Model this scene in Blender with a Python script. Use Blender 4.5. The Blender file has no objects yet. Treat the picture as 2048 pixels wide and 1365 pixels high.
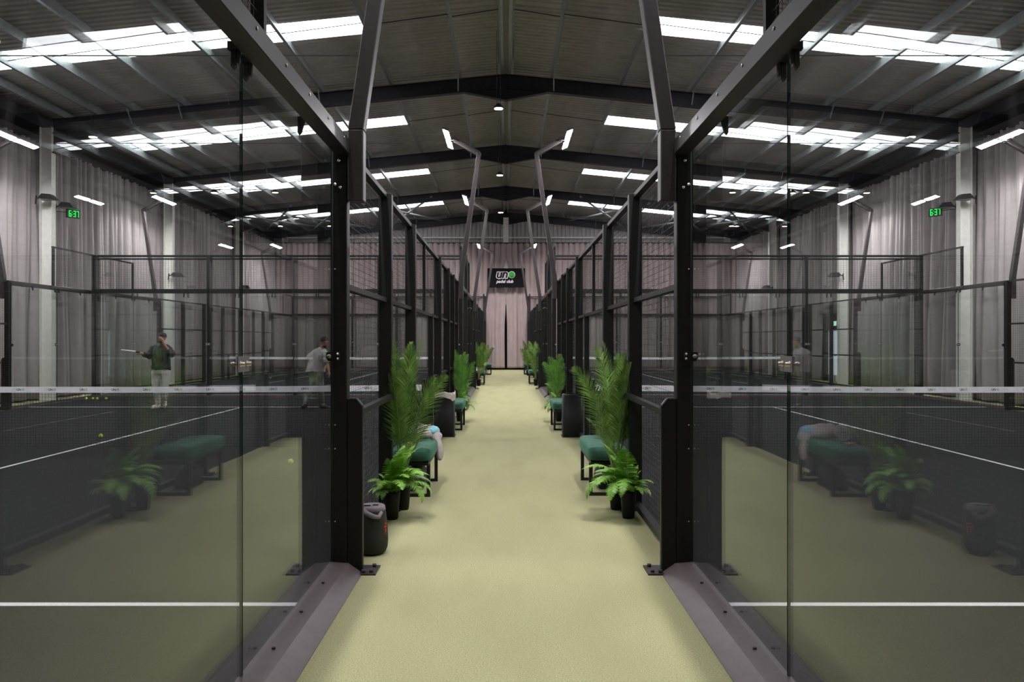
import bpy, bmesh, math, random
from mathutils import Vector, Matrix, Euler
import mathutils.noise as mnoise
random.seed(7)
sc = bpy.context.scene
COL = sc.collection
pi = math.pi

# ------------------------------------------------------------------ camera
cam_d = bpy.data.cameras.new('camera'); cam = bpy.data.objects.new('camera', cam_d); COL.objects.link(cam)
cam.location = (0, 0, 1.57); cam.rotation_euler = (pi/2, 0, 0)
cam_d.sensor_width = 36; cam_d.lens = 1590/2048*36
cam_d.shift_x = 0.0059; cam_d.shift_y = -0.0007
cam_d.clip_start = 0.05; cam_d.clip_end = 200
sc.camera = cam
# ------------------------------------------------------------------ world, exposure, cycles
w = bpy.data.worlds.new('world'); sc.world = w; w.use_nodes = True
w.node_tree.nodes['Background'].inputs[0].default_value = (.75, .85, 1, 1)
w.node_tree.nodes['Background'].inputs[1].default_value = 0.15
sc.view_settings.view_transform = 'Standard'; sc.view_settings.look = 'None'
sc.view_settings.gamma = 1; sc.view_settings.use_curve_mapping = False
sc.view_settings.exposure = 0.12
cy = sc.cycles
cy.max_bounces = 9; cy.diffuse_bounces = 3; cy.glossy_bounces = 5; cy.transmission_bounces = 4
cy.transparent_max_bounces = 64; cy.caustics_reflective = False; cy.caustics_refractive = False
cy.sample_clamp_indirect = 3.0; cy.sample_clamp_direct = 0
cy.use_denoising = True
LED, SKY, BAY = 450.0, 5.5, 20.0          # radiance of the LED panels, daylight sheets, high bay lamps

# ------------------------------------------------------------------ materials
def mat(name, col, rough=.5, metal=0., noise=0., nscale=30., bump=0., bscale=60., spec=.5, col2=None, detail=3):
    m = bpy.data.materials.new(name); m.use_nodes = True; nt = m.node_tree; n = nt.nodes; l = nt.links
    b = n['Principled BSDF']
    b.inputs['Base Color'].default_value = (*col, 1); b.inputs['Roughness'].default_value = rough
    b.inputs['Metallic'].default_value = metal; b.inputs['Specular IOR Level'].default_value = spec
    tc = n.new('ShaderNodeTexCoord')
    if noise or col2:
        no = n.new('ShaderNodeTexNoise'); no.inputs['Scale'].default_value = nscale; no.inputs['Detail'].default_value = detail
        l.new(tc.outputs['Object'], no.inputs['Vector'])
        r = n.new('ShaderNodeValToRGB')
        c2 = col2 or tuple(min(1, c*(1+noise)) for c in col); c1 = col if col2 else tuple(c*(1-noise) for c in col)
        r.color_ramp.elements[0].position = .35; r.color_ramp.elements[1].position = .65
        r.color_ramp.elements[0].color = (*c1, 1); r.color_ramp.elements[1].color = (*c2, 1)
        l.new(no.outputs['Fac'], r.inputs[0]); l.new(r.outputs[0], b.inputs['Base Color'])
    if bump:
        nb = n.new('ShaderNodeTexNoise'); nb.inputs['Scale'].default_value = bscale; nb.inputs['Detail'].default_value = 2
        l.new(tc.outputs['Object'], nb.inputs['Vector'])
        bp = n.new('ShaderNodeBump'); bp.inputs['Strength'].default_value = bump; bp.inputs['Distance'].default_value = .01
        l.new(nb.outputs['Fac'], bp.inputs['Height']); l.new(bp.outputs[0], b.inputs['Normal'])
    return m
def emat(name, col, s):
    m = bpy.data.materials.new(name); m.use_nodes = True; nt = m.node_tree; nt.nodes.clear()
    e = nt.nodes.new('ShaderNodeEmission'); e.inputs[0].default_value = (*col, 1); e.inputs[1].default_value = s
    o = nt.nodes.new('ShaderNodeOutputMaterial'); nt.links.new(e.outputs[0], o.inputs[0]); return m
def glassmat(name, tint=(.955, .975, .965), wave=True):
    # a thin sheet: Fresnel (Schlick) share of mirror reflection, the rest passes straight through
    m = bpy.data.materials.new(name); m.use_nodes = True; nt = m.node_tree; n = nt.nodes; l = nt.links; n.clear()
    out = n.new('ShaderNodeOutputMaterial'); mix = n.new('ShaderNodeMixShader')
    tr = n.new('ShaderNodeBsdfTransparent'); tr.inputs[0].default_value = (*tint, 1)
    gl = n.new('ShaderNodeBsdfGlossy'); gl.inputs['Roughness'].default_value = 0.0
    geo = n.new('ShaderNodeNewGeometry')
    dot = n.new('ShaderNodeVectorMath'); dot.operation = 'DOT_PRODUCT'
    l.new(geo.outputs['Incoming'], dot.inputs[0]); l.new(geo.outputs['True Normal'], dot.inputs[1])
    def mt(op, a, b=None):
        q = n.new('ShaderNodeMath'); q.operation = op
        for i, v in enumerate((a, b)):
            if v is None: continue
            if isinstance(v, (int, float)): q.inputs[i].default_value = v
            else: l.new(v, q.inputs[i])
        return q.outputs[0]
    c = mt('ABSOLUTE', dot.outputs['Value']); o = mt('SUBTRACT', 1.0, c); p = mt('POWER', o, 5.0)
    f = mt('MINIMUM', mt('ADD', mt('MULTIPLY', p, 1.2), .055), 1.0)
    l.new(f, mix.inputs[0]); l.new(tr.outputs[0], mix.inputs[1]); l.new(gl.outputs[0], mix.inputs[2])
    if wave:                                   # toughened glass is never quite flat
        tc = n.new('ShaderNodeTexCoord'); no = n.new('ShaderNodeTexNoise'); no.inputs['Scale'].default_value = 2.2; no.inputs['Detail'].default_value = 0
        l.new(tc.outputs['Object'], no.inputs['Vector'])
        bp = n.new('ShaderNodeBump'); bp.inputs['Strength'].default_value = .10; bp.inputs['Distance'].default_value = .004
        l.new(no.outputs['Fac'], bp.inputs['Height']); l.new(bp.outputs[0], gl.inputs['Normal'])
    l.new(mix.outputs[0], out.inputs[0]); return m

def carpetmat(name, a, b, c):
    m = bpy.data.materials.new(name); m.use_nodes = True; nt = m.node_tree; n = nt.nodes; l = nt.links
    bs = n['Principled BSDF']; bs.inputs['Roughness'].default_value = .95; bs.inputs['Specular IOR Level'].default_value = .1
    tc = n.new('ShaderNodeTexCoord')
    n1 = n.new('ShaderNodeTexNoise'); n1.inputs['Scale'].default_value = 130; n1.inputs['Detail'].default_value = 3; n1.inputs['Roughness'].default_value = .8
    n2 = n.new('ShaderNodeTexNoise'); n2.inputs['Scale'].default_value = 1.3; n2.inputs['Detail'].default_value = 4
    mp = n.new('ShaderNodeMapping'); mp.inputs['Scale'].default_value = (2.2, .6, 1)
    l.new(tc.outputs['Object'], n1.inputs['Vector']); l.new(tc.outputs['Object'], mp.inputs[0]); l.new(mp.outputs[0], n2.inputs['Vector'])
    r = n.new('ShaderNodeValToRGB'); r.color_ramp.elements[0].position = .36; r.color_ramp.elements[1].position = .64
    r.color_ramp.elements[0].color = (*a, 1); r.color_ramp.elements[1].color = (*b, 1)
    l.new(n1.outputs['Fac'], r.inputs[0])
    mx = n.new('ShaderNodeMix'); mx.data_type = 'RGBA'; mx.inputs['B'].default_value = (*c, 1)
    r2 = n.new('ShaderNodeValToRGB'); r2.color_ramp.elements[0].position = .45; r2.color_ramp.elements[1].position = .75
    r2.color_ramp.elements[1].color = (.45, .45, .45, 1)
    l.new(n2.outputs['Fac'], r2.inputs[0]); l.new(r2.outputs[0], mx.inputs['Factor']); l.new(r.outputs[0], mx.inputs['A'])
    l.new(mx.outputs['Result'], bs.inputs['Base Color'])
    bp = n.new('ShaderNodeBump'); bp.inputs['Strength'].default_value = .5; bp.inputs['Distance'].default_value = .006
    l.new(n1.outputs['Fac'], bp.inputs['Height']); l.new(bp.outputs[0], bs.inputs['Normal'])
    return m

M = {}
M['carpet'] = carpetmat('olive_carpet', (.275, .275, .145), (.51, .495, .285), (.32, .30, .155))
M['turf'] = carpetmat('black_turf', (.006, .006, .0062), (.034, .034, .035), (.018, .018, .019))
M['line'] = mat('white_line', (.62, .60, .62), .9, noise=.12, nscale=90)
M['black'] = mat('black_steel', (.010, .0095, .0095), .45, .0, noise=.15, nscale=20, bump=.05, bscale=300, spec=.35)
M['brown'] = mat('brown_black_steel', (.045, .036, .037), .45, .0, noise=.12, nscale=25)
M['rail'] = mat('dark_rail_steel', (.022, .018, .019), .36)
M['kick'] = mat('taupe_kick_plate', (.095, .072, .076), .4, .0, noise=.1, nscale=14)
M['wire'] = mat('black_wire', (.018, .017, .018), .5)
M['chrome'] = mat('bolt_steel', (.62, .58, .54), .28, 1.)
M['brass'] = mat('brass_bolt', (.60, .52, .42), .3, 1.)
M['plastic'] = mat('grey_clear_plate', (.20, .18, .19), .25)
M['rubber'] = mat('black_rubber', (.012, .012, .012), .6)
M['glass'] = glassmat('sheet_glass')
M['glassedge'] = mat('glass_edge', (.02, .05, .038), .15)
M['sheet'] = mat('roof_sheet', (.66, .62, .585), .6, 0, noise=.06, nscale=3)
M['navy'] = mat('navy_steel', (.017, .017, .024), .5, 0, noise=.2, nscale=8)
M['galv'] = mat('galvanised_steel', (.34, .375, .385), .38, .35, noise=.12, nscale=12)
M['cream'] = mat('cream_column', (.80, .775, .73), .55, noise=.05, nscale=8)
M['clad'] = mat('grey_cladding', (.48, .46, .46), .6, noise=.08, nscale=6)
M['wall'] = mat('dark_wall', (.06, .055, .055), .8)
M['led'] = emat('led_panel', (1, .97, 1.0), LED)
M['sky'] = emat('daylight_sheet', (.95, .97, 1.0), SKY)
M['frost'] = emat('daylit_frosted_glass', (.80, .90, 1.0), .85)
M['warm'] = emat('warm_lamp', (1, .80, .62), BAY)
M['greenled'] = emat('green_led', (.0, 1.0, .08), 2.2)
M['exit'] = emat('exit_sign_face', (.45, .95, .75), 1.6)
M['tape'] = mat('net_tape', (.86, .84, .90), .7, noise=.06, nscale=9)
M['printb'] = mat('print_black', (.05, .05, .05), .7)
M['printg'] = mat('print_green', (.05, .42, .06), .7)
M['net'] = mat('net_cord', (.012, .012, .012), .8)
M['velvet'] = mat('green_velvet', (.009, .060, .034), .8, 0, noise=.35, nscale=7, bump=.3, bscale=12)
M['velvet'].node_tree.nodes['Principled BSDF'].inputs['Sheen Weight'].default_value = .25
M['velvet'].node_tree.nodes['Principled BSDF'].inputs['Sheen Tint'].default_value = (.2, .75, .5, 1)
M['pot'] = mat('black_pot', (.008, .008, .008), .55, spec=.25)
M['soil'] = mat('soil', (.10, .085, .075), .95, noise=.5, nscale=80)
def leafmat(name, a, b):
    m = mat(name, a, .45, 0, col2=b, nscale=9)
    m.node_tree.nodes['Principled BSDF'].inputs['Transmission Weight'].default_value = 0
    return m
M['palm'] = leafmat('palm_leaf', (.055, .12, .018), (.18, .32, .055))
M['palm2'] = leafmat('bright_palm_leaf', (.10, .26, .04), (.22, .46, .09))
M['fern'] = leafmat('fern_leaf', (.10, .27, .022), (.27, .54, .07))
M['stem'] = mat('brown_stem', (.13, .055, .025), .8, noise=.4, nscale=40)
M['stemg'] = mat('green_stem', (.12, .22, .05), .6)
def skinmat(): 
    m = mat('skin', (.38, .19, .12), .5, noise=.06, nscale=20); m.node_tree.nodes['Principled BSDF'].inputs['Subsurface Weight'].default_value = .08; return m
M['skin'] = skinmat()
M['hair'] = mat('black_hair', (.008, .007, .006), .6, bump=.8, bscale=90)
M['jacket'] = mat('black_jacket', (.012, .012, .013), .55, bump=.4, bscale=9)
M['sweat'] = mat('light_sweatpants', (.46, .44, .43), .85, noise=.08, nscale=7, bump=.5, bscale=8)
M['tee'] = mat('off_white_tee', (.50, .48, .46), .85, noise=.05, nscale=6, bump=.4, bscale=8)
M['olive'] = mat('grey_olive_trousers', (.20, .20, .18), .85, noise=.2, nscale=7, bump=.5, bscale=9)
M['cyan'] = mat('cyan_cloth', (.20, .48, .56), .8, noise=.1)
M['shoew'] = mat('white_trainer', (.55, .50, .47), .6, noise=.45, nscale=24)
M['shoeb'] = mat('black_trainer', (.02, .02, .02), .55)
M['racketf'] = mat('racket_frame', (.55, .55, .54), .4)
M['racketk'] = mat('racket_face', (.06, .065, .065), .5)
M['ball'] = mat('tennis_ball_felt', (.62, .78, .03), .9, noise=.1, nscale=80, bump=.4, bscale=200)
M['taupe'] = mat('taupe_jacket', (.42, .37, .36), .8, noise=.07, nscale=8, bump=.5, bscale=14)
M['red'] = mat('red_print', (.60, .05, .02), .6)
M['pinkred'] = mat('coral_plastic', (.80, .15, .12), .4)
M['pinkw'] = mat('pale_pink_plastic', (.85, .6, .68), .4)
M['liner'] = mat('beige_bin_liner', (.52, .47, .40), .5, noise=.15, nscale=14)
M['speaker'] = mat('olive_black_fabric', (.018, .020, .014), .75, bump=.4, bscale=400)
M['greypl'] = mat('mauve_grey_plastic', (.20, .17, .19), .5)
M['white'] = mat('white_plastic', (.7, .7, .7), .5)
M['signw'] = mat('sign_white', (.66, .62, .64), .6)
M['signg'] = mat('sign_green', (.01, .42, .01), .5)
M['signb'] = mat('sign_black', (.006, .006, .007), .8, spec=.1)
M['darkdoor'] = mat('black_door', (.006, .005, .005), .8)
M['orange'] = mat('terracotta_stem', (.42, .13, .04), .7, noise=.3, nscale=30)

# curtain cloth: taupe velvet with soft vertical variation of the weave
M['curtain'] = mat('taupe_curtain', (.35, .31, .31), .9, noise=.05, nscale=2.5, bump=.25, bscale=5)
M['curtain2'] = mat('rosy_taupe_curtain', (.36, .285, .28), .9, noise=.05, nscale=2.5, bump=.2, bscale=5)

# ------------------------------------------------------------------ mesh helpers
class MB:
    def __init__(s): s.v = []; s.f = []; s.m = []; s.smooth = []
    def add(s, vs, fs, mi=0, sm=False):
        o = len(s.v); s.v += [tuple(p) for p in vs]
        for f in fs: s.f.append(tuple(i+o for i in f)); s.m.append(mi); s.smooth.append(sm)
        return s
    def box(s, x0, x1, y0, y1, z0, z1, mi=0):
        if x0 > x1: x0, x1 = x1, x0
        if y0 > y1: y0, y1 = y1, y0
        vs = [(x0,y0,z0),(x1,y0,z0),(x1,y1,z0),(x0,y1,z0),(x0,y0,z1),(x1,y0,z1),(x1,y1,z1),(x0,y1,z1)]
        return s.add(vs, [(0,3,2,1),(4,5,6,7),(0,1,5,4),(1,2,6,5),(2,3,7,6),(3,0,4,7)], mi)
    def bar(s, p, q, w, h=None, mi=0, up=(0,0,1), caps=True):
        h = h or w; p = Vector(p); q = Vector(q); d = (q-p).normalized(); u = Vector(up)
        if abs(d.dot(u)) > .98: u = Vector((1,0,0)) if abs(d.x) < .9 else Vector((0,1,0))
        a = d.cross(u).normalized(); b = a.cross(d).normalized()
        vs = [c + a*(w/2*i) + b*(h/2*j) for c in (p, q) for i, j in ((-1,-1),(1,-1),(1,1),(-1,1))]
        fs = [(0,1,5,4),(1,2,6,5),(2,3,7,6),(3,0,4,7)]
        if caps: fs += [(3,2,1,0),(4,5,6,7)]
        return s.add(vs, fs, mi)
    def tube(s, pts, r, n=8, mi=0, caps=True):
        pts = [Vector(p) for p in pts]; rs = r if isinstance(r, (list, tuple)) else [r]*len(pts)
        vs = []; up = Vector((0,0,1))
        for i, p in enumerate(pts):
            d = (pts[min(i+1, len(pts)-1)] - pts[max(i-1, 0)]).normalized()
            u = up if abs(d.dot(up)) < .95 else Vector((0,1,0))
            a = d.cross(u).normalized(); b = a.cross(d).normalized()
            for k in range(n):
                t = 2*pi*k/n; vs.append(p + a*math.cos(t)*rs[i] + b*math.sin(t)*rs[i])
        fs = []
        for i in range(len(pts)-1):
            for k in range(n):
                k2 = (k+1) % n; fs.append((i*n+k, i*n+k2, (i+1)*n+k2, (i+1)*n+k))
        if caps: fs += [tuple(range(n))[::-1], tuple((len(pts)-1)*n+k for k in range(n))]
        return s.add(vs, fs, mi, True)
    def lathe(s, prof, n=24, c=(0,0,0), mi=0, sx=1, sy=1):
        vs = []; fs = []
        for r, z in prof:
            for k in range(n):
                t = 2*pi*k/n; vs.append((c[0]+r*sx*math.cos(t), c[1]+r*sy*math.sin(t), c[2]+z))
        for i in range(len(prof)-1):
            for k in range(n):
                k2 = (k+1) % n; fs.append((i*n+k, i*n+k2, (i+1)*n+k2, (i+1)*n+k))
        return s.add(vs, fs, mi, True)
    def disc(s, c, r, axis, th=.004, n=14, mi=0):
        c = Vector(c); a = Vector(axis).normalized(); return s.tube([c, c+a*th], r, n, mi)
    def sweep(s, prof, y0, y1, mi=0, close=True):       # profile (x, z) along y
        n = len(prof); vs = [(x, y0, z) for x, z in prof] + [(x, y1, z) for x, z in prof]
        fs = [(i, (i+1) % n, (i+1) % n+n, i+n) for i in range(n if close else n-1)]
        if close: fs += [tuple(range(n))[::-1], tuple(range(n, 2*n))]
        return s.add(vs, fs, mi)
    def sphere(s, c, r, n=12, m=8, mi=0, sc=(1,1,1)):
        prof = [(math.sin(pi*i/m)*r, -math.cos(pi*i/m)*r) for i in range(m+1)]
        vs = []; fs = []
        for rr, z in prof:
            for k in range(n):
                t = 2*pi*k/n; vs.append((c[0]+rr*sc[0]*math.cos(t), c[1]+rr*sc[1]*math.sin(t), c[2]+z*sc[2]))
        for i in range(m):
            for k in range(n):
                k2 = (k+1) % n; fs.append((i*n+k, i*n+k2, (i+1)*n+k2, (i+1)*n+k))
        return s.add(vs, fs, mi, True)
    def mirror(s, k=-1):
        s.v = [(x*k, y, z) for x, y, z in s.v]
        if k < 0: s.f = [f[::-1] for f in s.f]
        return s
    def mesh(s, name, mats):
        me = bpy.data.meshes.new(name); me.from_pydata(s.v, [], s.f)
        for m in mats if isinstance(mats, (list, tuple)) else [mats]: me.materials.append(m)
        me.polygons.foreach_set('material_index', s.m); me.polygons.foreach_set('use_smooth', s.smooth)
        me.update(); return me
    def build(s, name, mats, parent=None, loc=None, label=None):
        o = bpy.data.objects.new(name, s.mesh(name, mats)); COL.objects.link(o)
        if parent: o.parent = parent
        if loc: o.location = loc
        if label: o['label'] = label
        return o

def thing(name, label, cat, loc=(0,0,0), rz=0, group=None, kind=None):
    o = bpy.data.objects.new(name, None); COL.objects.link(o); o.empty_display_size = .2
    o.location = loc; o.rotation_euler = (0, 0, rz); return tag(o, label, cat, group, kind)
def tag(o, label, cat, group=None, kind=None):
    o['label'] = label; o['category'] = cat
    if group: o['group'] = group
    if kind: o['kind'] = kind
    return o
def struct(o, label=None, cat=None):
    o['kind'] = 'structure'
    if label: o['label'] = label
    if cat: o['category'] = cat
    return o
CH = {}
def kids(o): return [c for c in bpy.data.objects if c.parent == o]
def copy_tree(o, label=None, loc=None, rz=None, group=None):
    r = o.copy(); COL.objects.link(r)
    if loc is not None: r.location = loc
    if rz is not None: r.rotation_euler = (0, 0, rz)
    if label: r['label'] = label
    if group: r['group'] = group
    for ch in kids(o):
        c = ch.copy(); COL.objects.link(c); c.parent = r
        for g in kids(ch):
            d = g.copy(); COL.objects.link(d); d.parent = c
    return r
def bevel(o, w=.004, n=2):
    b = o.modifiers.new('bevel', 'BEVEL'); b.width = w; b.segments = n; b.limit_method = 'ANGLE'; return o

def text_geo(body, size, shear=0., offset=0., extrude=.002, align='CENTER', spacing=1.):
    c = bpy.data.curves.new('lettering', 'FONT'); c.body = body; c.size = size; c.shear = shear; c.offset = offset
    c.extrude = extrude; c.align_x = align; c.space_character = spacing; c.resolution_u = 4
    o = bpy.data.objects.new('lettering', c); COL.objects.link(o)
    dg = bpy.context.evaluated_depsgraph_get(); me = bpy.data.meshes.new_from_object(o.evaluated_get(dg))
    vs = [v.co.copy() for v in me.vertices]; fs = [tuple(p.vertices) for p in me.polygons]
    bpy.data.objects.remove(o); bpy.data.curves.remove(c); bpy.data.meshes.remove(me)
    return vs, fs

# ------------------------------------------------------------------ numbers of the place
GL, GR = -1.17, 1.25                 # corridor glass planes
CW = 10.0                            # court width
Y1, Y2 = 1.65, 21.95                 # near end of the two courts of each row
FR = [5.75, 13.2, 20.65, 28.1, 35.55, 42.9]
XW = 11.75                           # column inner face
YN, YF = -3.0, 43.15
def roofz(x): return 8.72 - .1*abs(x)

# ------------------------------------------------------------------ shell
struct(MB().box(-12.8, 12.8, YN, YF, -.1, 0).build('floor', M['carpet']), 'olive yellow carpet running down the corridor and round the courts', 'floor')
n = 0
for side, xg in (('left', GL-CW), ('right', GR)):
    for k, y0 in enumerate((Y1, Y2)):
        mb = MB().box(xg, xg+CW, y0, y0+20, 0.0, .006)
        o = struct(mb.build('floor_turf', M['turf']), 'black artificial turf of the %s padel court on the %s' % (('near', 'far')[k], side), 'court turf')
        ln = MB()
        xm = xg + CW/2
        for yy in (y0+3.05, y0+16.95): ln.box(xg+.02, xg+CW-.02, yy-.03, yy+.03, .006, .009)
        ln.box(xm-.025, xm+.025, y0+3.08, y0+16.92, .006, .009)
        ln.build('court_line', M['line'], o)
for nm, x0, x1 in (('wall_left', -12.8, -12.6), ('wall_right', 12.6, 12.8)):
    mb = MB().box(x0, x1, YN, YF, 0, 7.5)
    struct(mb.build(nm, M['wall']), 'dark side wall behind the curtains, %s' % nm[5:], 'wall')
struct(MB().box(-12.8, 12.8, YN-.2, YN, 0, 8.6).build('wall_front', M['wall']), 'dark end wall behind the camera', 'wall')
# far gable wall: grey ribbed cladding
mb = MB(); x = -12.8
while x < 12.8:
    a = min(x+.22, 12.8)
    zt = min(roofz(x), roofz(a))
    mb.box(x, x+.15, YF-.06, YF+.1, 0, zt); mb.box(x+.15, a, YF-.02, YF+.1, 0, zt); x += .22
struct(mb.build('wall_back', M['clad']), 'grey ribbed cladding of the far gable wall above the curtains', 'wall')
struct(MB().box(-11.9, 11.9, YF-.22, YF-.06, 7.08, 7.16).build('trim_1', M['cream']), 'pale horizontal rail across the far gable cladding', 'trim')

# roof sheets with real ribs running down the slope, open where the daylight sheets lie
strips = [f-3.42 for f in FR]        # centre of each daylight strip
SX0, SX1 = 3.08, 11.45
def ribprofile(y0, y1, per=.20):
    pts = []; y = y0
    while y < y1 - 1e-6:
        for dy, dz in ((0, 0), (.09, 0), (.115, .035), (.175, .035)):
            if y+dy < y1: pts.append((y+dy, dz))
        y += per
    pts.append((y1, 0)); return pts
def sheet(mb, s, xa, xb, y0, y1):
    pr = ribprofile(y0, y1); vs = []; fs = []
    for y, dz in pr: vs += [(s*xa, y, roofz(xa)+dz), (s*xb, y, roofz(xb)+dz)]
    for i in range(len(pr)-1): fs.append((2*i, 2*i+1, 2*i+3, 2*i+2))
    mb.add(vs, fs)
for s, nm in ((-1, 'left'), (1, 'right')):
    mb = MB(); yc = YN
    for c in strips:
        sheet(mb, s, 0, 12.8, yc, c-.48)
        sheet(mb, s, 0, SX0, c-.48, c+.48); sheet(mb, s, SX1, 12.8, c-.48, c+.48); yc = c+.48
    sheet(mb, s, 0, 12.8, yc, YF+.1)
    o = struct(mb.build('ceiling', M['sheet']), 'ribbed grey metal roof sheeting of the %s slope' % nm, 'ceiling')
    for k, c in enumerate(strips):
        mb = MB(); sheet(mb, s, SX0, SX1, c-.48, c+.48)
        wn = struct(mb.build('window_%d' % (k+1+(0 if s < 0 else 6)), M['sky']),
               'bright rooflight strip on the %s slope, %s from the near end' % (nm, ('first', 'second', 'third', 'fourth', 'fifth', 'sixth')[k]), 'rooflight')
        # opaque upstand so the daylight sheet is a sealed unit
        MB().box(s*SX0, s*SX1, c-.51, c-.48, roofz(SX1)-.02, roofz(SX1)+.0).build('window_frame', M['galv'], wn)
struct(MB().box(-.16, .16, YN, YF, 8.60, 8.63).build('trim_2', M['sheet']), 'ridge flashing along the top of the roof', 'trim')

# purlins (C section) along the hall
PX = [.16, 1.24, 3.03, 4.82, 6.6, 8.4, 9.7, 10.65, 11.5]
names = ['beside the ridge', 'second from the ridge', 'third from the ridge', 'fourth from the ridge', 'fifth from the ridge', 'sixth from the ridge', 'seventh from the ridge', 'eighth from the ridge', 'last before the eaves']
for s, sn in ((-1, 'left'), (1, 'right')):
    for k, px in enumerate(PX):
        zt = roofz(px)-.005; mb = MB()
        # Z profile: top flange, web, bottom flange with lips
        mb.sweep([(px-.035, zt-.24), (px-.029, zt-.24), (px-.029, zt), (px-.035, zt)], YN, YF-.1)
        mb.sweep([(px-.029, zt-.006), (px+.04, zt-.006), (px+.04, zt), (px-.029, zt)], YN, YF-.1)
        mb.sweep([(px-.10, zt-.24), (px-.035, zt-.24), (px-.035, zt-.234), (px-.10, zt-.234)], YN, YF-.1)
        mb.sweep([(px-.10, zt-.234), (px-.094, zt-.234), (px-.094, zt-.212), (px-.10, zt-.212)], YN, YF-.1)
        o = mb.mirror(s).build('trim_purlin', M['galv'])
        struct(o, 'galvanised roof purlin on the %s slope, %s' % (sn, names[k]), 'purlin')

# portal frames: rafters, haunches, columns
def isec(mb, p, q, d, bw=.17, tf=.014, tw=.01, mi=0):
    # I beam whose top flange runs from p to q in the XZ plane, depth d down
    (x0, z0), (x1, z1), y = p, q, 0
    def quad(xa, za, xb, zb, ya, yb, h):
        vs = [(xa, ya, za), (xb, ya, zb), (xb, yb, zb), (xa, yb, za), (xa, ya, za-h), (xb, ya, zb-h), (xb, yb, zb-h), (xa, yb, za-h)]
        mb.add(vs, [(0,1,2,3),(7,6,5,4),(4,5,1,0),(5,6,2,1),(6,7,3,2),(7,4,0,3)], mi)
    quad(x0, z0, x1, z1, -bw/2, bw/2, tf); quad(x0, z0-d+tf, x1, z1-d+tf, -bw/2, bw/2, tf); quad(x0, z0-tf, x1, z1-tf, -tw/2, tw/2, d-2*tf)
ordn = ['nearest the entrance', 'second', 'third', 'fourth', 'fifth', 'against the far gable']
for k, fy in enumerate(FR):
    t = thing('trim_portal_frame', ['dark navy roof frame overhead, nearest the entrance', 'dark navy roof frame overhead, second from the entrance',
        'dark navy roof frame crossing above the near nets, largest one in view', 'dark navy roof frame above the joint between the near and far courts',
        'dark navy roof frame above the far courts', 'dark navy roof frame against the far gable cladding'][k], 'roof frame', (0, fy, 0), 0, None, 'structure')
    for s in (-1, 1):
        mb = MB(); zr = roofz(0)-.25; ze = roofz(XW)-.25
        isec(mb, (0, zr), (XW, ze), .36)
        # apex haunch: tapered plate and flange under the rafter
        mb.add([(0, -.006, zr-.35), (1.05, -.006, zr-.455), (0, -.006, zr-.66), (0, .006, zr-.35), (1.05, .006, zr-.455), (0, .006, zr-.66)],
               [(0,1,2),(5,4,3),(0,3,4,1),(1,4,5,2)])
        mb.add([(0, -.085, zr-.66), (1.05, -.085, zr-.46), (1.05, .085, zr-.46), (0, .085, zr-.66), (0, -.085, zr-.675), (1.05, -.085, zr-.475), (1.05, .085, zr-.475), (0, .085, zr-.675)],
               [(0,1,2,3),(7,6,5,4),(4,5,1,0),(6,7,3,2)])
        # eaves haunch
        zq = ze+.25
        mb.add([(XW, -.006, ze-.35), (XW-2.4, -.006, zq-.37), (XW, -.006, ze-.85), (XW, .006, ze-.35), (XW-2.4, .006, zq-.37), (XW, .006, ze-.85)],
               [(0,1,2),(5,4,3),(0,3,4,1),(1,4,5,2)])
        mb.add([(XW-2.4, -.085, zq-.37), (XW, -.085, ze-.85), (XW, .085, ze-.85), (XW-2.4, .085, zq-.37), (XW-2.4, -.085, zq-.385), (XW, -.085, ze-.87), (XW, .085, ze-.87), (XW-2.4, .085, zq-.385)],
               [(0,1,2,3),(7,6,5,4),(4,5,1,0),(6,7,3,2)])
        mb.box(0, .012, -.09, .09, zr-.68, zr+.02)
        mb.mirror(s).build('rafter', M['navy'], t)
        if k:
            mb = MB()                                   # column as I section
            mb.box(XW, XW+.012, -.10, .10, 0, ze-.2).box(XW+.30, XW+.312, -.10, .10, 0, ze-.2).box(XW+.012, XW+.30, -.006, .006, 0, ze-.2)
            mb.mirror(s).build('column', M['cream'], t, label='cream painted column')
        for px in (PX[1], PX[3], PX[5], PX[6]):         # fly braces and cleats
            mb = MB(); mb.bar((px-.02, .12, roofz(px)-.21), (px+.0, .02, roofz(px)-.56), .035, .006)
            mb.bar((px-.02, -.12-.28, roofz(px)-.2), (px+.0, -.03, roofz(px)-.56), .035, .006)
            mb.box(px-.02, px-.01, -.07, .07, roofz(px)-.21, roofz(px)-.03)
            mb.mirror(s).build('fly_brace', M['galv'], t)
# sag rods and wind bracing
for s, sn in ((-1, 'left'), (1, 'right')):
    for k, fy in enumerate(FR[1:]):
        mb = MB()
        for a, b in zip(PX[:-1], PX[1:]): mb.bar((a, fy-3.7, roofz(a)-.07), (b, fy-3.7, roofz(b)-.13), .014, .014)
        struct(mb.mirror(s).build('trim_sag_rod', M['navy']), 'thin dark tie rod across the purlins of the %s slope, %s bay' % (sn, ('first', 'second', 'third', 'fourth', 'far')[k]), 'tie rod')
    for (xa, ya, xb, yb) in ((3.3, 35.4, 6.2, 42.4), (6.4, 35.4, 3.4, 42.4), (7.2, 35.4, 10.6, 42.4), (10.7, 35.4, 7.1, 42.4)):
        mb = MB().tube([(xa, ya, roofz(xa)-.42), (xb, yb, roofz(xb)-.42)], .045, 8)
        struct(mb.mirror(s).build('trim_brace_tube', M['galv']), 'grey wind bracing tube under the %s slope at the far bay' % sn, 'brace tube')['group'] = 'wind bracing tubes of the far bay, %s' % sn
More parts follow.
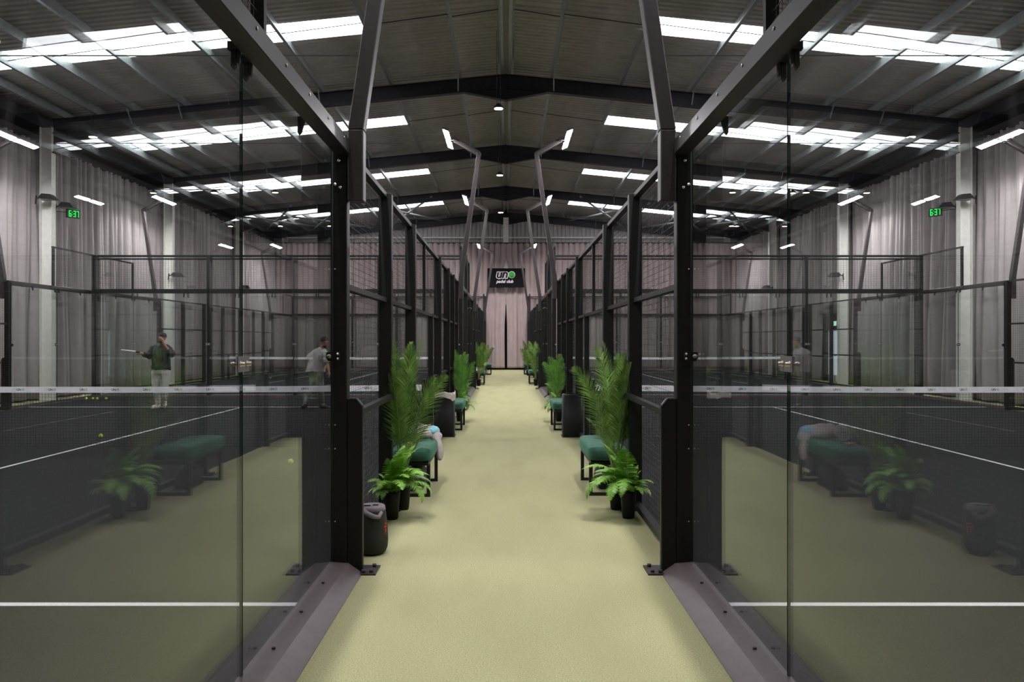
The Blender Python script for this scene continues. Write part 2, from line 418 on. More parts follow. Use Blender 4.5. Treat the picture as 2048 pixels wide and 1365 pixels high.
# eaves gutter rail that carries the curtains
for s, sn in ((-1, 'left'), (1, 'right')):
    mb = MB().box(12.22, 12.30, YN, YF-.5, 6.74, 6.82).box(12.02, 12.6, YN, YF-.1, 7.1, 7.38)
    struct(mb.mirror(s).build('trim_curtain_rail', M['navy']), 'dark curtain rail and eaves beam along the %s wall' % sn, 'curtain rail')
struct(MB().box(-12.2, 12.2, 42.14, 42.22, 6.70, 6.76).build('trim_end_rail', M['navy']), 'thin dark curtain rail across the far end', 'curtain rail')
# centre column of the gable, seen through the curtain gap
mb = MB().box(-.14, .14, 42.235, 42.245, 3.6, 8.1).box(-.14, .14, 42.47, 42.48, 3.6, 8.1).box(-.005, .005, 42.245, 42.47, 3.6, 8.1)
struct(mb.build('column', M['cream']), 'cream gable post in the middle of the far wall', 'column')
struct(MB().box(-1.0, 1.0, 42.72, 42.76, 0, 3.5).box(-.02, .02, 42.70, 42.72, 0, 3.4).build('door_1', M['darkdoor']), 'black doors behind the slit of the far curtains', 'door')

# ------------------------------------------------------------------ curtains
def curtain(name, label, axis, a0, a1, fixed, ztop, seed, material, zb=.05, edge=None, hole=None, amp=.15, group=None, step=.030):
    nx = int((a1-a0)/step); zs = [ztop-(ztop-zb)*(j/16.) for j in range(17)]
    vs = []; fs = []
    for j, z in enumerate(zs):
        tt = (ztop-z)/(ztop-zb)
        for i in range(nx+1):
            a = a0+(a1-a0)*i/nx
            ph = a*2*pi/.25 + 1.6*mnoise.noise((a*.55, seed*7.3, 0)) + .5*tt*mnoise.noise((a*.8, seed, tt*1.5))
            pleat = 2*abs(math.sin(ph/2))**.6-1
            ph2 = a*2*pi/.62 + 3.0*mnoise.noise((a*.33, seed*3.1, tt*.8))
            wide = 2*abs(math.sin(ph2/2))**.6-1
            k = min(1, tt*1.4)
            d = amp*(pleat*(1-.65*k)*(.6+.5*mnoise.noise((a*1.1, seed, 4))) + 1.15*wide*(.35+.65*k) + .9*k*mnoise.noise((a*2.3, seed+5, tt*1.2)))
            aa = a + .03*k*mnoise.noise((a*1.7, seed+9, tt*2))
            if edge: aa = edge(i/nx, z, aa)
            d *= -1 if fixed > 0 else 1
            vs.append((fixed + d, aa, z) if axis == 'y' else (aa, fixed + d, z))
    for j in range(16):
        for i in range(nx):
            a = a0+(a1-a0)*(i+.5)/nx; z = (zs[j]+zs[j+1])/2
            if hole and hole[0] < a < hole[1] and z < hole[2]: continue
            fs.append((j*(nx+1)+i, j*(nx+1)+i+1, (j+1)*(nx+1)+i+1, (j+1)*(nx+1)+i))
    mb = MB().add(vs, fs, 0, True); o = mb.build(name, material)
    so = o.modifiers.new('thickness', 'SOLIDIFY'); so.thickness = .006
    return tag(o, label, 'curtain', group)
bays = [(-2.9, 5.73), (5.77, 13.18), (13.22, 20.63), (20.67, 28.08), (28.12, 35.53), (35.57, 42.0)]
bn = ['beside the entrance end', 'past the first roof frame', 'beside the near court, before its far corner', 'beside the joint of near and far court', 'beside the middle of the far court', 'beside the far end of the far court']
for s, sn in ((-1, 'left'), (1, 'right')):
    for k, (a, b) in enumerate(bays):
        hole = (29.2, 31.0, 2.42) if s > 0 and k == 4 else None
        curtain('curtain', 'taupe pleated curtain on the %s wall, %s%s' % (sn, bn[k], ', exit gap' if hole else ''), 'y', a, b, s*12.33, 6.76, k*2+s, M['curtain'], hole=hole, step=.03 if k > 1 else .05,
                group='taupe curtains along the %s wall' % sn)
# far end: two leaves meeting in the middle, parted in a diamond and a slit
def gap(z):
    if 4.0 < z < 5.95: return min((z-4.0)*.32, (5.98-z)*.20, .19)
    if z < 3.55: return .012+.05*min(1, (3.55-z)/1.2)
    return -.01
def edgeL(f, z, a): return a - gap(z)*max(0, (f-.93)/.07) if f > .93 else a
def edgeR(f, z, a): return a + gap(z)*max(0, (.07-f)/.07) if f < .07 else a
def endcurtain(x0, x1, s, label, ef):
    # finer rows so that the diamond reads
    nx = int((x1-x0)/.03); zs = [6.72-(6.72-.10)*j/60 for j in range(61)]; vs = []; fs = []
    for z in zs:
        tt = (6.72-z)/6.6
        for i in range(nx+1):
            a = x0+(x1-x0)*i/nx
            ph = a*2*pi/.30 + 1.4*mnoise.noise((a*.6, s*3.3, 0)); ph2 = a*2*pi/.72+2*mnoise.noise((a*.4, s, tt*.5))
            k = min(1, tt*1.2)
            d = -.075*(2*abs(math.sin(ph/2))**.8-1)*(1-.4*k)-.085*(2*abs(math.sin(ph2/2))**.8-1)*(.3+.7*k)
            fl = min(1, .25+abs(a)/.7); d *= fl
            vs.append((ef(i/nx, z, a+.02*k*mnoise.noise((a*1.7, s, tt*2))), 42.18+d, z))
    for j in range(60):
        for i in range(nx): fs.append((j*(nx+1)+i, j*(nx+1)+i+1, (j+1)*(nx+1)+i+1, (j+1)*(nx+1)+i))
    o = MB().add(vs, fs, 0, True).build('curtain', M['curtain2']); so = o.modifiers.new('thickness', 'SOLIDIFY'); so.thickness = .006
    tag(o, label, 'curtain', 'rosy curtains across the far end')
endcurtain(-12.2, 0, 1, 'rosy taupe curtain across the far end, left leaf beside the slit', edgeL)
endcurtain(0, 12.2, 2, 'rosy taupe curtain across the far end, right leaf beside the slit', edgeR)

# ------------------------------------------------------------------ court fences
def wires(mb, u, y0, y1, z0, z1, p=.05, w=.0026, plane='y', mi=0):
    n = max(1, round((y1-y0)/(p*1.5)))
    for i in range(n+1):
        a = y0+(y1-y0)*i/n
        if plane == 'y': mb.bar((u, a, z0), (u, a, z1), w, w, mi, caps=False)
        else: mb.bar((a, u, z0), (a, u, z1), w, w, mi, caps=False)
    n = max(1, round((z1-z0)/p))
    for i in range(n+1):
        z = z0+(z1-z0)*i/n
        if plane == 'y': mb.bar((u+w*.8, y0, z), (u+w*.8, y1, z), w, w, mi, caps=False)
        else: mb.bar((y0, u+w*.8, z), (y1, u+w*.8, z), w, w, mi, caps=False)
    return mb
def pane(parent, m, y0, y1, z0, z1, plane='y', u=0):
    mb = MB()
    if plane == 'y': mb.box(u-.012, u, y0, y1, z0, z1)
    else: mb.box(y0, y1, u, u+.012, z0, z1)
    big = []
    for i, f in enumerate(mb.f):
        vs = [Vector(mb.v[k]) for k in f]; ar = (vs[1]-vs[0]).length*(vs[2]-vs[1]).length
        flat = max(v.z for v in vs)-min(v.z for v in vs) < .01
        mb.m[i] = 0 if ar > .5 or flat else 1
    if m != 1 and plane == 'y': mb.mirror(m)
    return mb.build('glass_pane', [M['glass'], M['glassedge']], parent)
ZT = 2.92
def side_fence(m, corridor, label):
    """m=+1: corridor (outer) side towards +x of the glass plane. local y = distance from near end."""
    t = thing('court_side_fence', label, 'fence')
    posts = [-.07, 3.75, 5.70, 7.62, 11.30, 13.25, 14.65, 16.25, 20.05]
    if not corridor: posts = [-.07, 3.75, 5.70, 7.62, 9.6, 11.6, 13.4, 14.8, 16.25, 20.05]
    for i, y in enumerate(posts):
        mb = MB().box(.0, .10 if abs(y-3.75) < .01 or abs(y-16.25) < .01 or y < 0 else .12, y-.05, y+.05, 0, ZT if 0 < i < len(posts)-1 else 3.9)
        main = abs(y-3.75) < .01 or abs(y-16.25) < .01
        if main:          # protective lower plate with a chamfered shoulder
            prof = [(.10, 0), (.205, 0), (.205, 1.13), (.165, 1.18), (.10, 1.18)]
            yy = y-.05 if y < 10 else y+.0
            mb.sweep(prof, yy, yy+.05)
        po = bevel(mb.mirror(m).build('post', M['black'], t), .006, 1)
        fp = MB().box(.16, .30, y-.10, y+.11, 0, .012) if main else MB().box(.08, .20, y-.07, y+.07, 0, .012)
        fu = [(.265, y-.06), (.265, y+.07), (.215, y-.07)] if main else [(.17, y-.04), (.17, y+.04)]
        for a, b in fu: fp.disc((a, b, .012), .014, (0,0,1), .02, 8)
        fp.mirror(m).build('foot_plate', M['brown'], po)
        if main:
            sg = -1 if y < 10 else 1
            for (a, z) in ((.045, 2.78), (.02, 2.62), (.055, 2.60)): MB().disc((a, y+sg*.05, z), .010, (0, sg, 0), .006, 10).mirror(m).build('bolt', M['chrome'], po)
            for z in (2.05, 1.0, .84, .35): MB().disc((.02, y+sg*.05, z), .005, (0, sg, 0), .004, 8).mirror(m).build('bolt', M['chrome'], po)
            br = MB()
            pts = [(-.035, 1.455), (-.03, 1.49), (.03, 1.495), (.055, 1.49), (.055, 1.435), (.03, 1.43), (-.02, 1.43)]
            br.sweep([(a, z) for a, z in pts], y+sg*.05, y+sg*.085)
            if sg < 0: pass
            k = br.mirror(m).build('glass_bracket', M['black'], t)
            for a, z in ((.045, 1.478), (.045, 1.447)): MB().disc((a, y+sg*.085, z), .008, (0, sg, 0), .006, 10).mirror(m).build('bolt', M['chrome'], k)
            MB().disc((-.012, y+sg*.085, 1.463), .014, (0, sg, 0), .012, 12).mirror(m).build('bolt', M['brass'], k)
    # glass sections
    for (a, b) in ((.06, 1.875), (1.885, 3.71), (16.29, 18.115), (18.125, 19.94)):
        pane(t, m, a, b, .06, 2.86)
    for a, b in ((0, 3.72), (16.28, 20)):
        mb = MB().box(.02, .12, a, b, 2.82, 2.92)
        ra = bevel(mb.mirror(m).build('top_rail', M['rail'], t), .004, 1)
        for yy in [a+.35+.45*q for q in range(8)]: MB().disc((.12, yy, 2.885), .009, (1,0,0), .005, 8).mirror(m).build('bolt', M['chrome'], ra)
        kp = MB().sweep([(-.016, 0), (.205, 0), (.205, .004), (.11, .07), (.01, .077), (-.016, .077)], a, b)
        kr = kp.mirror(m).build('kick_rail', M['kick'], t, label='sloping taupe kick plate along the floor')
        for yy in [a+.12+.52*q for q in range(8)]:
            if yy < b: MB().disc((.045, yy, .075), .010, (0,0,1), .008, 10).mirror(m).build('bolt', M['rubber'], kr)
        # clips that hold the panes under the top rail
        for yc in ((a+1.86) if a < 10 else (18.12-.02),):
            for dy in (-.06, .10):
                c = MB().box(-.035, .05, yc+dy-.014, yc+dy+.014, 2.83, 2.865)
                c.sweep([(-.02, 2.85), (.0, 2.85), (.0, 2.76), (-.012, 2.745), (-.022, 2.76)], yc+dy-.010, yc+dy+.010)
                c.sweep([(.004, 2.83), (.018, 2.83), (.016, 2.775), (.010, 2.765), (.004, 2.78)], yc+dy-.010, yc+dy+.010)
                c.mirror(m).build('glass_clip', M['rubber'], t)
        for yc in ((a+2.9) if a < 10 else (17.1), (a+.8) if a < 10 else 19.2):
            c = MB().sweep([(-.02, 2.85), (.02, 2.85), (.02, 2.83), (.0, 2.76), (-.014, 2.745), (-.02, 2.76)], yc-.012, yc+.012)
            c.mirror(m).build('glass_clip', M['rubber'], t)
        # mid height joint plate with two button bolts
        yc = 1.88 if a < 10 else 18.12
        jp = MB().box(.001, .006, yc-.075, yc+.075, 1.43, 1.50)
        j = jp.mirror(m).build('joint_plate', M['plastic'], t, label='grey plastic joint plate between two panes')
        for dy in (-.045, .045):
            b2 = MB().tube([(-.034, yc+dy, 1.465), (-.018, yc+dy, 1.465), (-.018, yc+dy, 1.465), (.006, yc+dy, 1.465), (.006, yc+dy, 1.465), (.008, yc+dy, 1.465), (.008, yc+dy, 1.465), (.024, yc+dy, 1.465)], [.010, .010, .005, .005, .014, .014, .010, .010], 14)
            b2.mirror(m).build('bolt', M['brass'], j)
    # upper wire panel over the end glass
    for a, b in ((.1, 1.95), (18.05, 19.9)):
        wires(MB(), .05, a, b, 2.95, 3.88).mirror(m).build('wire_panel', M['wire'], t)
        ua = a if a > 5 else b
        MB().box(.02, .08, ua-.02, ua+.02, 2.92, 3.9).mirror(m).build('upper_post', M['black'], t)
        MB().box(.03, .07, a-.05, b+.05, 3.86, 3.9).mirror(m).build('upper_rail', M['black'], t)
    # wire bays
    inner = [p for p in posts if 3.5 < p < 16.5]
    mbt = MB().box(.02, .08, 3.8, 16.2, ZT-.04, ZT)
    mbt.mirror(m).build('top_rail', M['black'], t)
    for a, b in zip(inner[:-1], inner[1:]):
        a += .05; b -= .05
        if corridor and abs(a-7.67) < .1:
            # doorway beside the net: wire only above the lintel, then a narrow leaf frame
            wires(MB(), -.004, a, b, 1.94, 2.88).mirror(m).build('wire_panel', M['wire'], t)
            MB().box(.02, .08, a, b, 1.92, 1.96).mirror(m).build('rail', M['black'], t); MB().box(.03, .07, 9.20, 9.24, 1.96, 2.90).mirror(m).build('mullion', M['black'], t)
            MB().box(.02, .09, 10.10, 10.17, 0, 1.94).mirror(m).build('door_post', M['black'], t)
            wires(MB(), -.004, 10.17, b, .08, 1.92).mirror(m).build('wire_panel', M['wire'], t)
            MB().box(.02, .08, 10.17, b, .98, 1.02).mirror(m).build('rail', M['black'], t); MB().box(.02, .08, 10.17, b, .04, .08).mirror(m).build('rail', M['black'], t)
        else:
            wires(MB(), -.004, a, b, .08, 2.88).mirror(m).build('wire_panel', M['wire'], t)
            mid = (.12, .17, a, b, 1.05, 1.09) if abs(a-3.8) < .1 or abs(b-16.2) < .1 else (.02, .08, a, b, .98, 1.02)
            for bx in ((.02, .08, a, b, 1.92, 1.96), (.02, .08, a, b, .04, .09), mid): MB().box(*bx).mirror(m).build('rail', M['black'], t)
    return t
# prototypes for near courts, copied for the far courts
lc = side_fence(1, True, 'left corridor fence of the near court, glass at both ends and black wire bays between')
lc.location = (GL, Y1, 0)
rc = side_fence(-1, True, 'right corridor fence of the near court, glass at both ends and black wire bays between')
rc.location = (GR, Y1, 0)
copy_tree(lc, 'left corridor fence of the far court, beyond the second palm', (GL, Y2, 0))
copy_tree(rc, 'right corridor fence of the far court, beyond the second palm', (GR, Y2, 0))
lw = side_fence(-1, False, 'fence of the near left court along the curtained left wall'); lw.location = (GL-CW, Y1, 0)
rw = side_fence(1, False, 'fence of the near right court along the curtained right wall'); rw.location = (GR+CW, Y1, 0)
copy_tree(lw, 'fence of the far left court along the curtained left wall', (GL-CW, Y2, 0))
copy_tree(rw, 'fence of the far right court along the curtained right wall', (GR+CW, Y2, 0))

def end_wall(label):
    """local x 0..10 from the corridor outwards (+x), glass plane at y=0, outside towards +y"""
    t = thing('court_end_wall', label, 'glass wall')
    ps = [2.3, 4.6, 6.95]
    for x in ps:
        bevel(MB().box(x-.04, x+.04, .03, .11, 0, 3.9).build('post', M['black'], t), .005, 1)
    xs = [0.03]+ps+[9.97]
    for a, b in zip(xs[:-1], xs[1:]):
        pane(t, 1, a+.005, b-.005, .075, 2.86, 'x')
        wires(MB(), .07, a+.04, b-.04, 2.98, 3.86, plane='x').build('wire_panel', M['wire'], t)
        jp = MB().box(b-.06, b+.02 if b > 9.9 else b+.06, -.006, -.001, 1.43, 1.50) if b < 9.9 else None
        if jp:
            j = jp.build('joint_plate', M['plastic'], t)
            MB().disc((b-.03, -.006, 1.465), .015, (0,-1,0), .014).build('bolt', M['brass'], j); MB().disc((b+.03, -.006, 1.465), .015, (0,-1,0), .014).build('bolt', M['brass'], j)
    MB().box(.02, 9.98, .03, .10, 2.86, 2.97).build('middle_rail', M['black'], t)
    MB().box(.02, 9.98, .05, .09, 3.86, 3.90).build('top_rail', M['black'], t)
    MB().box(.02, 9.98, .05, .08, 3.79, 3.81).build('top_wire', M['black'], t)
    MB().add([(0,-.0,.076),(10,-.0,.076),(10,.12,.07),(0,.12,.07),(0,0,0),(10,0,0),(10,.2,0),(0,.2,0)],
             [(0,1,2,3),(4,5,1,0),(3,2,6,7),(7,6,5,4),(0,3,7,4),(1,5,6,2)]).build('kick_rail', M['kick'], t)
    for x in (.9, 1.9, 3.0, 4.0, 5.2, 6.2, 7.6, 9.0):
        MB().box(x-.012, x+.012, -.014, .03, 2.74, 2.86).build('glass_clip', M['rubber'], t)
    return t
ew = end_wall('glass end wall of the near left court with wire panel above'); ew.location = (GL, Y1+20, 0); ew.scale = (-1, 1, 1)
e = copy_tree(ew, 'glass end wall of the near right court with wire panel above', (GR, Y1+20, 0)); e.scale = (1, 1, 1)
for (x, y, sx, sy, lb) in ((GL, Y2, -1, -1, 'glass wall at the near end of the far left court'), (GR, Y2, 1, -1, 'glass wall at the near end of the far right court'),
                       (GL, Y2+20, -1, 1, 'glass wall of the far left court in front of the far curtain'), (GR, Y2+20, 1, 1, 'glass wall of the far right court in front of the far curtain')):
    e = copy_tree(ew, lb, (x, y, 0)); e.scale = (sx, sy, 1)

# ------------------------------------------------------------------ nets
gv_un, gf_un = text_geo('UN', .046, .0, .0015, .001, 'LEFT')
def padel_net(label, x0, y):
    t = thing('padel_net', label, 'net', (x0, y, 0))
    def top(x): return .885 + .035*((x-5)/5)**2
    mb = MB(); n = 222
    for i in range(n+1):
        x = .05+9.9*i/n; mb.bar((x+.006*math.sin(i*1.3), 0, .012), (x, 0, top(x)-.06), .0030, .0030, caps=False)
    for j in range(20):
        z = .015+j*.043
        pts = [.05+9.9*k/20 for k in range(21)]
        for a, b in zip(pts[:-1], pts[1:]):
            mb.bar((a, .002, z*top(a)/.9+.003*math.sin(a*3+j)), (b, .002, z*top(b)/.9+.003*math.sin(b*3+j)), .0030, .0030, caps=False)
    mb.build('net_mesh', M['net'], t)
    tp = MB(); k = 40; vs = []; fs = []
    for i in range(k+1):
        x = .02+9.96*i/k; z = top(x); vs += [(x, -.008, z-.085), (x, -.008, z), (x, .008, z), (x, .008, z-.085)]
    for i in range(k):
        for q in range(4): fs.append((4*i+q, 4*i+(q+1) % 4, 4*i+4+(q+1) % 4, 4*i+4+q))
    fs += [(0,1,2,3), (4*k+3, 4*k+2, 4*k+1, 4*k)]
    tape = tp.add(vs, fs).build('tape', M['tape'], t, label='white tape along the top of the net')
    lg = MB()
    for q in range(21):
        xc = .35+q*.463; zc = top(xc)-.055
        lg.add([(xc+v.x-.05, -.0092+v.z*.3, zc+v.y) for v in gv_un], gf_un, 0)
        cx = xc+.045; rr = .017; ring = []
        for a in range(16):
            th = 2*pi*a/16; ring += [(cx+rr*math.cos(th), -.0094, zc+.017+rr*math.sin(th)), (cx+rr*.55*math.cos(th), -.0094, zc+.017+rr*.55*math.sin(th))]
        lg.add(ring, [(2*a, 2*((a+1) % 16), 2*((a+1) % 16)+1, 2*a+1) for a in range(16)], 1)
    lg.build('logo_print', [M['printb'], M['printg']], tape, label='small black and green club logos')
    for x in (-.02, 9.94):
        bevel(MB().box(x, x+.08, -.05, .05, 0, 1.0).build('post', M['black'], t), .006, 1)
    return t
padel_net('black net with white logo tape across the near left court', GL-CW, Y1+10)
padel_net('black net with white logo tape across the near right court', GR, Y1+10)
padel_net('black net with white tape across the far left court', GL-CW, Y2+10)
padel_net('black net with white tape across the far right court', GR, Y2+10)

# ------------------------------------------------------------------ court lights on leaning poles
def court_light(m, label, x, y):
    t = thing('court_light', label, 'court light', (x, y, 0), 0, 'leaning pole lights along the court fences')
    b = bevel(MB().box(.105, .21, -.055, .055, 2.51, 2.99).mirror(m).build('bracket', M['brown'], t), .006, 1)
    def seg(p, q, w, d):    # tapered box from p to q in the xz plane
        (x0, z0), (x1, z1) = p, q; dx, dz = x1-x0, z1-z0; L = math.hypot(dx, dz); nx, nz = dz/L*w/2, -dx/L*w/2
        return [(x0-nx, z0-nz), (x0+nx, z0+nz), (x1+nx, z1+nz), (x1-nx, z1-nz)]
    pl = MB(); pl.sweep([(.105, 2.99), (.21, 2.99), (.61, 5.78), (.52, 5.80)], -.055, .055)
    bevel(pl.mirror(m).build('pole', M['brown'], t), .006, 1)
    ar = MB(); ar.sweep(seg((.57, 5.76), (.0, 6.08), .11, 0), -.05, .05)
    bevel(ar.mirror(m).build('arm', M['brown'], t), .006, 1)
    hd = MB().sweep([(-.20, 6.155), (-.06, 6.115), (-.06, 6.065), (-.20, 6.119)], -.82, .82).box(-.08, .06, -.08, .08, 6.05, 6.13)
    h = hd.mirror(m).build('light_head', M['greypl'], t)
    for y0, y1 in ((-.78, -.07), (.07, .78)):
        MB().sweep([(-.185, 6.112), (-.075, 6.0695), (-.077, 6.0645), (-.187, 6.107)], y0, y1).mirror(m).build('led_panel', M['led'], h, label='bright white light panel')
    return t
for (xg, m, row) in ((GL, 1, 'left corridor fence'), (GR, -1, 'right corridor fence'), (GL-CW, -1, 'left wall fence'), (GR+CW, 1, 'right wall fence')):
    base = None
    for y, d in ((Y1+3.75, 'nearest the camera'), (Y1+16.25, 'second from the camera'), (Y2+3.75, 'third from the camera'), (Y2+16.25, 'last before the end curtain')):
        lb = 'leaning light pole on the %s, %s' % (row, d)
        if base is None: base = court_light(m, lb, xg, y)
        else: copy_tree(base, lb, (xg, y, 0))

# ------------------------------------------------------------------ hanging high bay lamps
def bay_lamp(label, x, y, z):
    t = thing('hanging_lamp', label, 'lamp', (x, y, z), 0, 'round high bay lamps hanging from the roof')
    MB().lathe([(0, .10), (.05, .10), (.06, .07), (.10, .045), (.12, .01), (.12, -.01), (.0, -.01)], 20).build('housing', M['navy'], t)
    MB().lathe([(0, -.012), (.10, -.012), (.10, -.02), (0, -.022)], 20).build('lamp_disc', M['warm'], t, label='glowing warm lamp disc')
    zr = roofz(x)+.0-z
    MB().tube([(-.04, 0, .10), (-.04, 0, zr)], .004, 6).tube([(.04, 0, .10), (.04, 0, zr)], .004, 6).build('cord', M['navy'], t)
for x, y, z, lb in ((-.17, 18.3, 6.92, 'warm round lamp hanging at the ridge below the nearest dark frame'), (-.2, 25.7, 6.92, 'warm round lamp hanging at the ridge, middle of three'),
                    (-.22, 33.2, 6.92, 'warm round lamp hanging at the ridge, furthest of three'),
                    (-10.7, 20.6, 6.85, 'warm round lamp near the left eaves above the near court corner'), (10.5, 20.6, 6.85, 'warm round lamp near the right eaves above the near court corner'),
                    (-10.5, 28.7, 6.9, 'warm round lamp near the left eaves over the far court'), (10.35, 28.7, 6.9, 'warm round lamp near the right eaves over the far court'),
                    (-8.3, 28.6, 6.9, 'warm round lamp over the far left court, inner one of a pair'), (8.15, 28.6, 6.9, 'warm round lamp over the far right court, inner one of a pair'),
                    (-10.5, 37.0, 6.9, 'warm round lamp at the far end of the left slope, outer one'), (10.5, 37.0, 6.9, 'warm round lamp at the far end of the right slope, outer one'),
                    (-8.2, 37.0, 6.9, 'warm round lamp at the far end of the left slope, inner one')):
    bay_lamp(lb, x, y, z)

# ------------------------------------------------------------------ clocks, floodlights, exit, sign
def clock(label, x, y, z, rz, arm):
    t = thing('digital_clock', label, 'clock', (x, y, z), rz); t.scale = (.70, 1, .88)
    bevel(MB().box(-.25, .25, 0, .06, -.13, .13).build('housing', M['black'], t), .005, 1)
    seg = {'6': 'afedcg', '3': 'abcdg', '7': 'abc'}
    mb = MB()
    def digit(ch, cx):
        w, h, s = .085, .19, .020
        P = {'a': (-w/2, w/2, h/2-s, h/2), 'd': (-w/2, w/2, -h/2, -h/2+s), 'g': (-w/2, w/2, -s/2, s/2),
             'f': (-w/2, -w/2+s, 0, h/2), 'b': (w/2-s, w/2, 0, h/2), 'e': (-w/2, -w/2+s, -h/2, 0), 'c': (w/2-s, w/2, -h/2, 0)}
        for q in seg[ch]: a, b, c, d = P[q]; mb.box(cx+a, cx+b, -.004, 0, c, d)
    digit('6', -.13); digit('3', .035); digit('7', .155)
    for zz in (-.04, .04): mb.box(-.055, -.037, -.004, 0, zz-.009, zz+.009)
    mb.build('digits', M['greenled'], t, label='glowing green digits reading 6:37')
    MB().tube([arm[0], arm[1]], .012, 6).build('bracket', M['black'], t)
    return t
ang = math.radians(52)
clock('green 6:37 digital clock by the first cream column on the left', -11.72, 21.55, 5.0, ang, ((-.25, .05, .03), (-.72, .55, .12)))
clock('green 6:37 digital clock by the first cream column on the right', 11.6, 21.5, 5.04, -ang, ((.25, .05, .03), (.72, .55, .12)))
def flood(label, x, y, z, m, gr='black floodlights bracketed to the wall columns'):
    t = thing('floodlight', label, 'floodlight', (x, y, z), 0, gr)
    MB().add([(-.20, -.13, -.02), (.22, -.13, -.05), (.22, .13, -.05), (-.20, .13, -.02), (-.12, -.09, .10), (.10, -.09, .08), (.10, .09, .08), (-.12, .09, .10)],
             [(3,2,1,0),(4,5,6,7),(0,1,5,4),(1,2,6,5),(2,3,7,6),(3,0,4,7)]).mirror(m).build('housing', M['black'], t)
    MB().box(-.17, .18, -.10, .10, -.058, -.045).mirror(m).build('lens', M['greypl'], t)
    MB().bar((-.12, 0, .02), (-.32, 0, -.02), .03, .03).bar((-.30, 0, .06), (-.32, 0, -.16), .03, .03).mirror(m).build('bracket', M['black'], t)
for s, sn in ((-1, 'left'), (1, 'right')):
    m = -s
    flood('black floodlight on the first %s column, inner of the pair by the clock' % sn, s*11.72, 20.4+.85, 5.16, m)
    flood('black floodlight on the first %s column, outer of the pair by the clock' % sn, s*11.72, 20.35, 5.22, m)
    flood('black floodlight low on the second %s column' % sn, s*11.55, 27.95, 3.86, m)
    flood('black floodlight low on the third %s column' % sn, s*11.55, 35.35, 3.92, m)
# exit door in the right wall
d = struct(MB().box(12.50, 12.56, 29.6, 30.8, 0, 2.0).build('door_2', M['white']), 'white fire exit door between the right curtains', 'door')
MB().box(12.485, 12.50, 30.18, 30.22, 0, 2.0).build('door_joint', M['navy'], d)
MB().box(12.46, 12.50, 29.68, 30.14, .25, 1.92).box(12.46, 12.50, 30.26, 30.72, .25, 1.92).build('door_glass', M['frost'], d)
MB().box(12.43, 12.50, 29.95, 30.12, .98, 1.02).build('door_handle', M['black'], d)
struct(MB().box(12.46, 12.60, 28.9, 29.6, 0, 2.5).box(12.46, 12.6, 30.8, 31.3, 0, 2.5).box(12.46, 12.6, 29.6, 30.8, 2.0, 2.5).build('trim_3', M['darkdoor']), 'black frame round the fire exit door', 'door frame')
t = thing('exit_sign', 'small lit green exit sign above the fire exit door', 'exit sign', (12.34, 29.85, 2.2))
MB().box(-.02, .05, -.22, .22, -.09, .09).build('housing', M['white'], t)
f = MB().box(-.024, -.02, -.21, .21, -.08, .08).build('sign_face', M['exit'], t)
# running figure and arrow in white and green
MB().box(-.027, -.024, .02, .19, -.06, .06).build('pictogram', M['printg'], f)

t = thing('club_sign', 'black hanging club sign with white lettering and green ball', 'sign', (0.0, 41.6, 4.84))
bevel(MB().box(-.97, 1.0, -.02, .04, -.50, .50).build('board', M['signb'], t), .01, 1)
MB().tube([(-.6, .01, .5), (-.6, .01, 1.85), (-.6, .6, 1.88)], .006, 6).tube([(.6, .01, .5), (.6, .01, 1.85), (.6, .6, 1.88)], .006, 6).build('hanger', M['navy'], t)
def put_text(body, size, x, z, m, off, yy, parent, shear=.25, name='lettering', spacing=1.):
    vs, fs = text_geo(body, size, shear, off, .002, 'LEFT', spacing)
    return MB().add([(x+v.x, yy-v.z, z+v.y) for v in vs], fs, 0).build(name, m, parent)
put_text('un', .62, -.53, .00, M['signw'], .050, -.024, t, .22, spacing=.98)
put_text('un', .62, -.53, .00, M['signb'], .012, -.030, t, .22, spacing=.98)
put_text('padel club', .215, -.50, -.26, M['signw'], .008, -.026, t, .25)
b = MB().disc((.30, -.02, .16), .185, (0,-1,0), .012, 32).build('ball_ring', M['signw'], t)
b2 = MB().disc((.30, -.032, .16), .15, (0,-1,0), .008, 32).build('ball', M['signg'], t, label='green ball that forms the letter o')
MB().tube([(.24, -.042, .09), (.28, -.042, .15), (.33, -.042, .18), (.37, -.042, .23)], .008, 6).build('seam', M['printg'], b2)

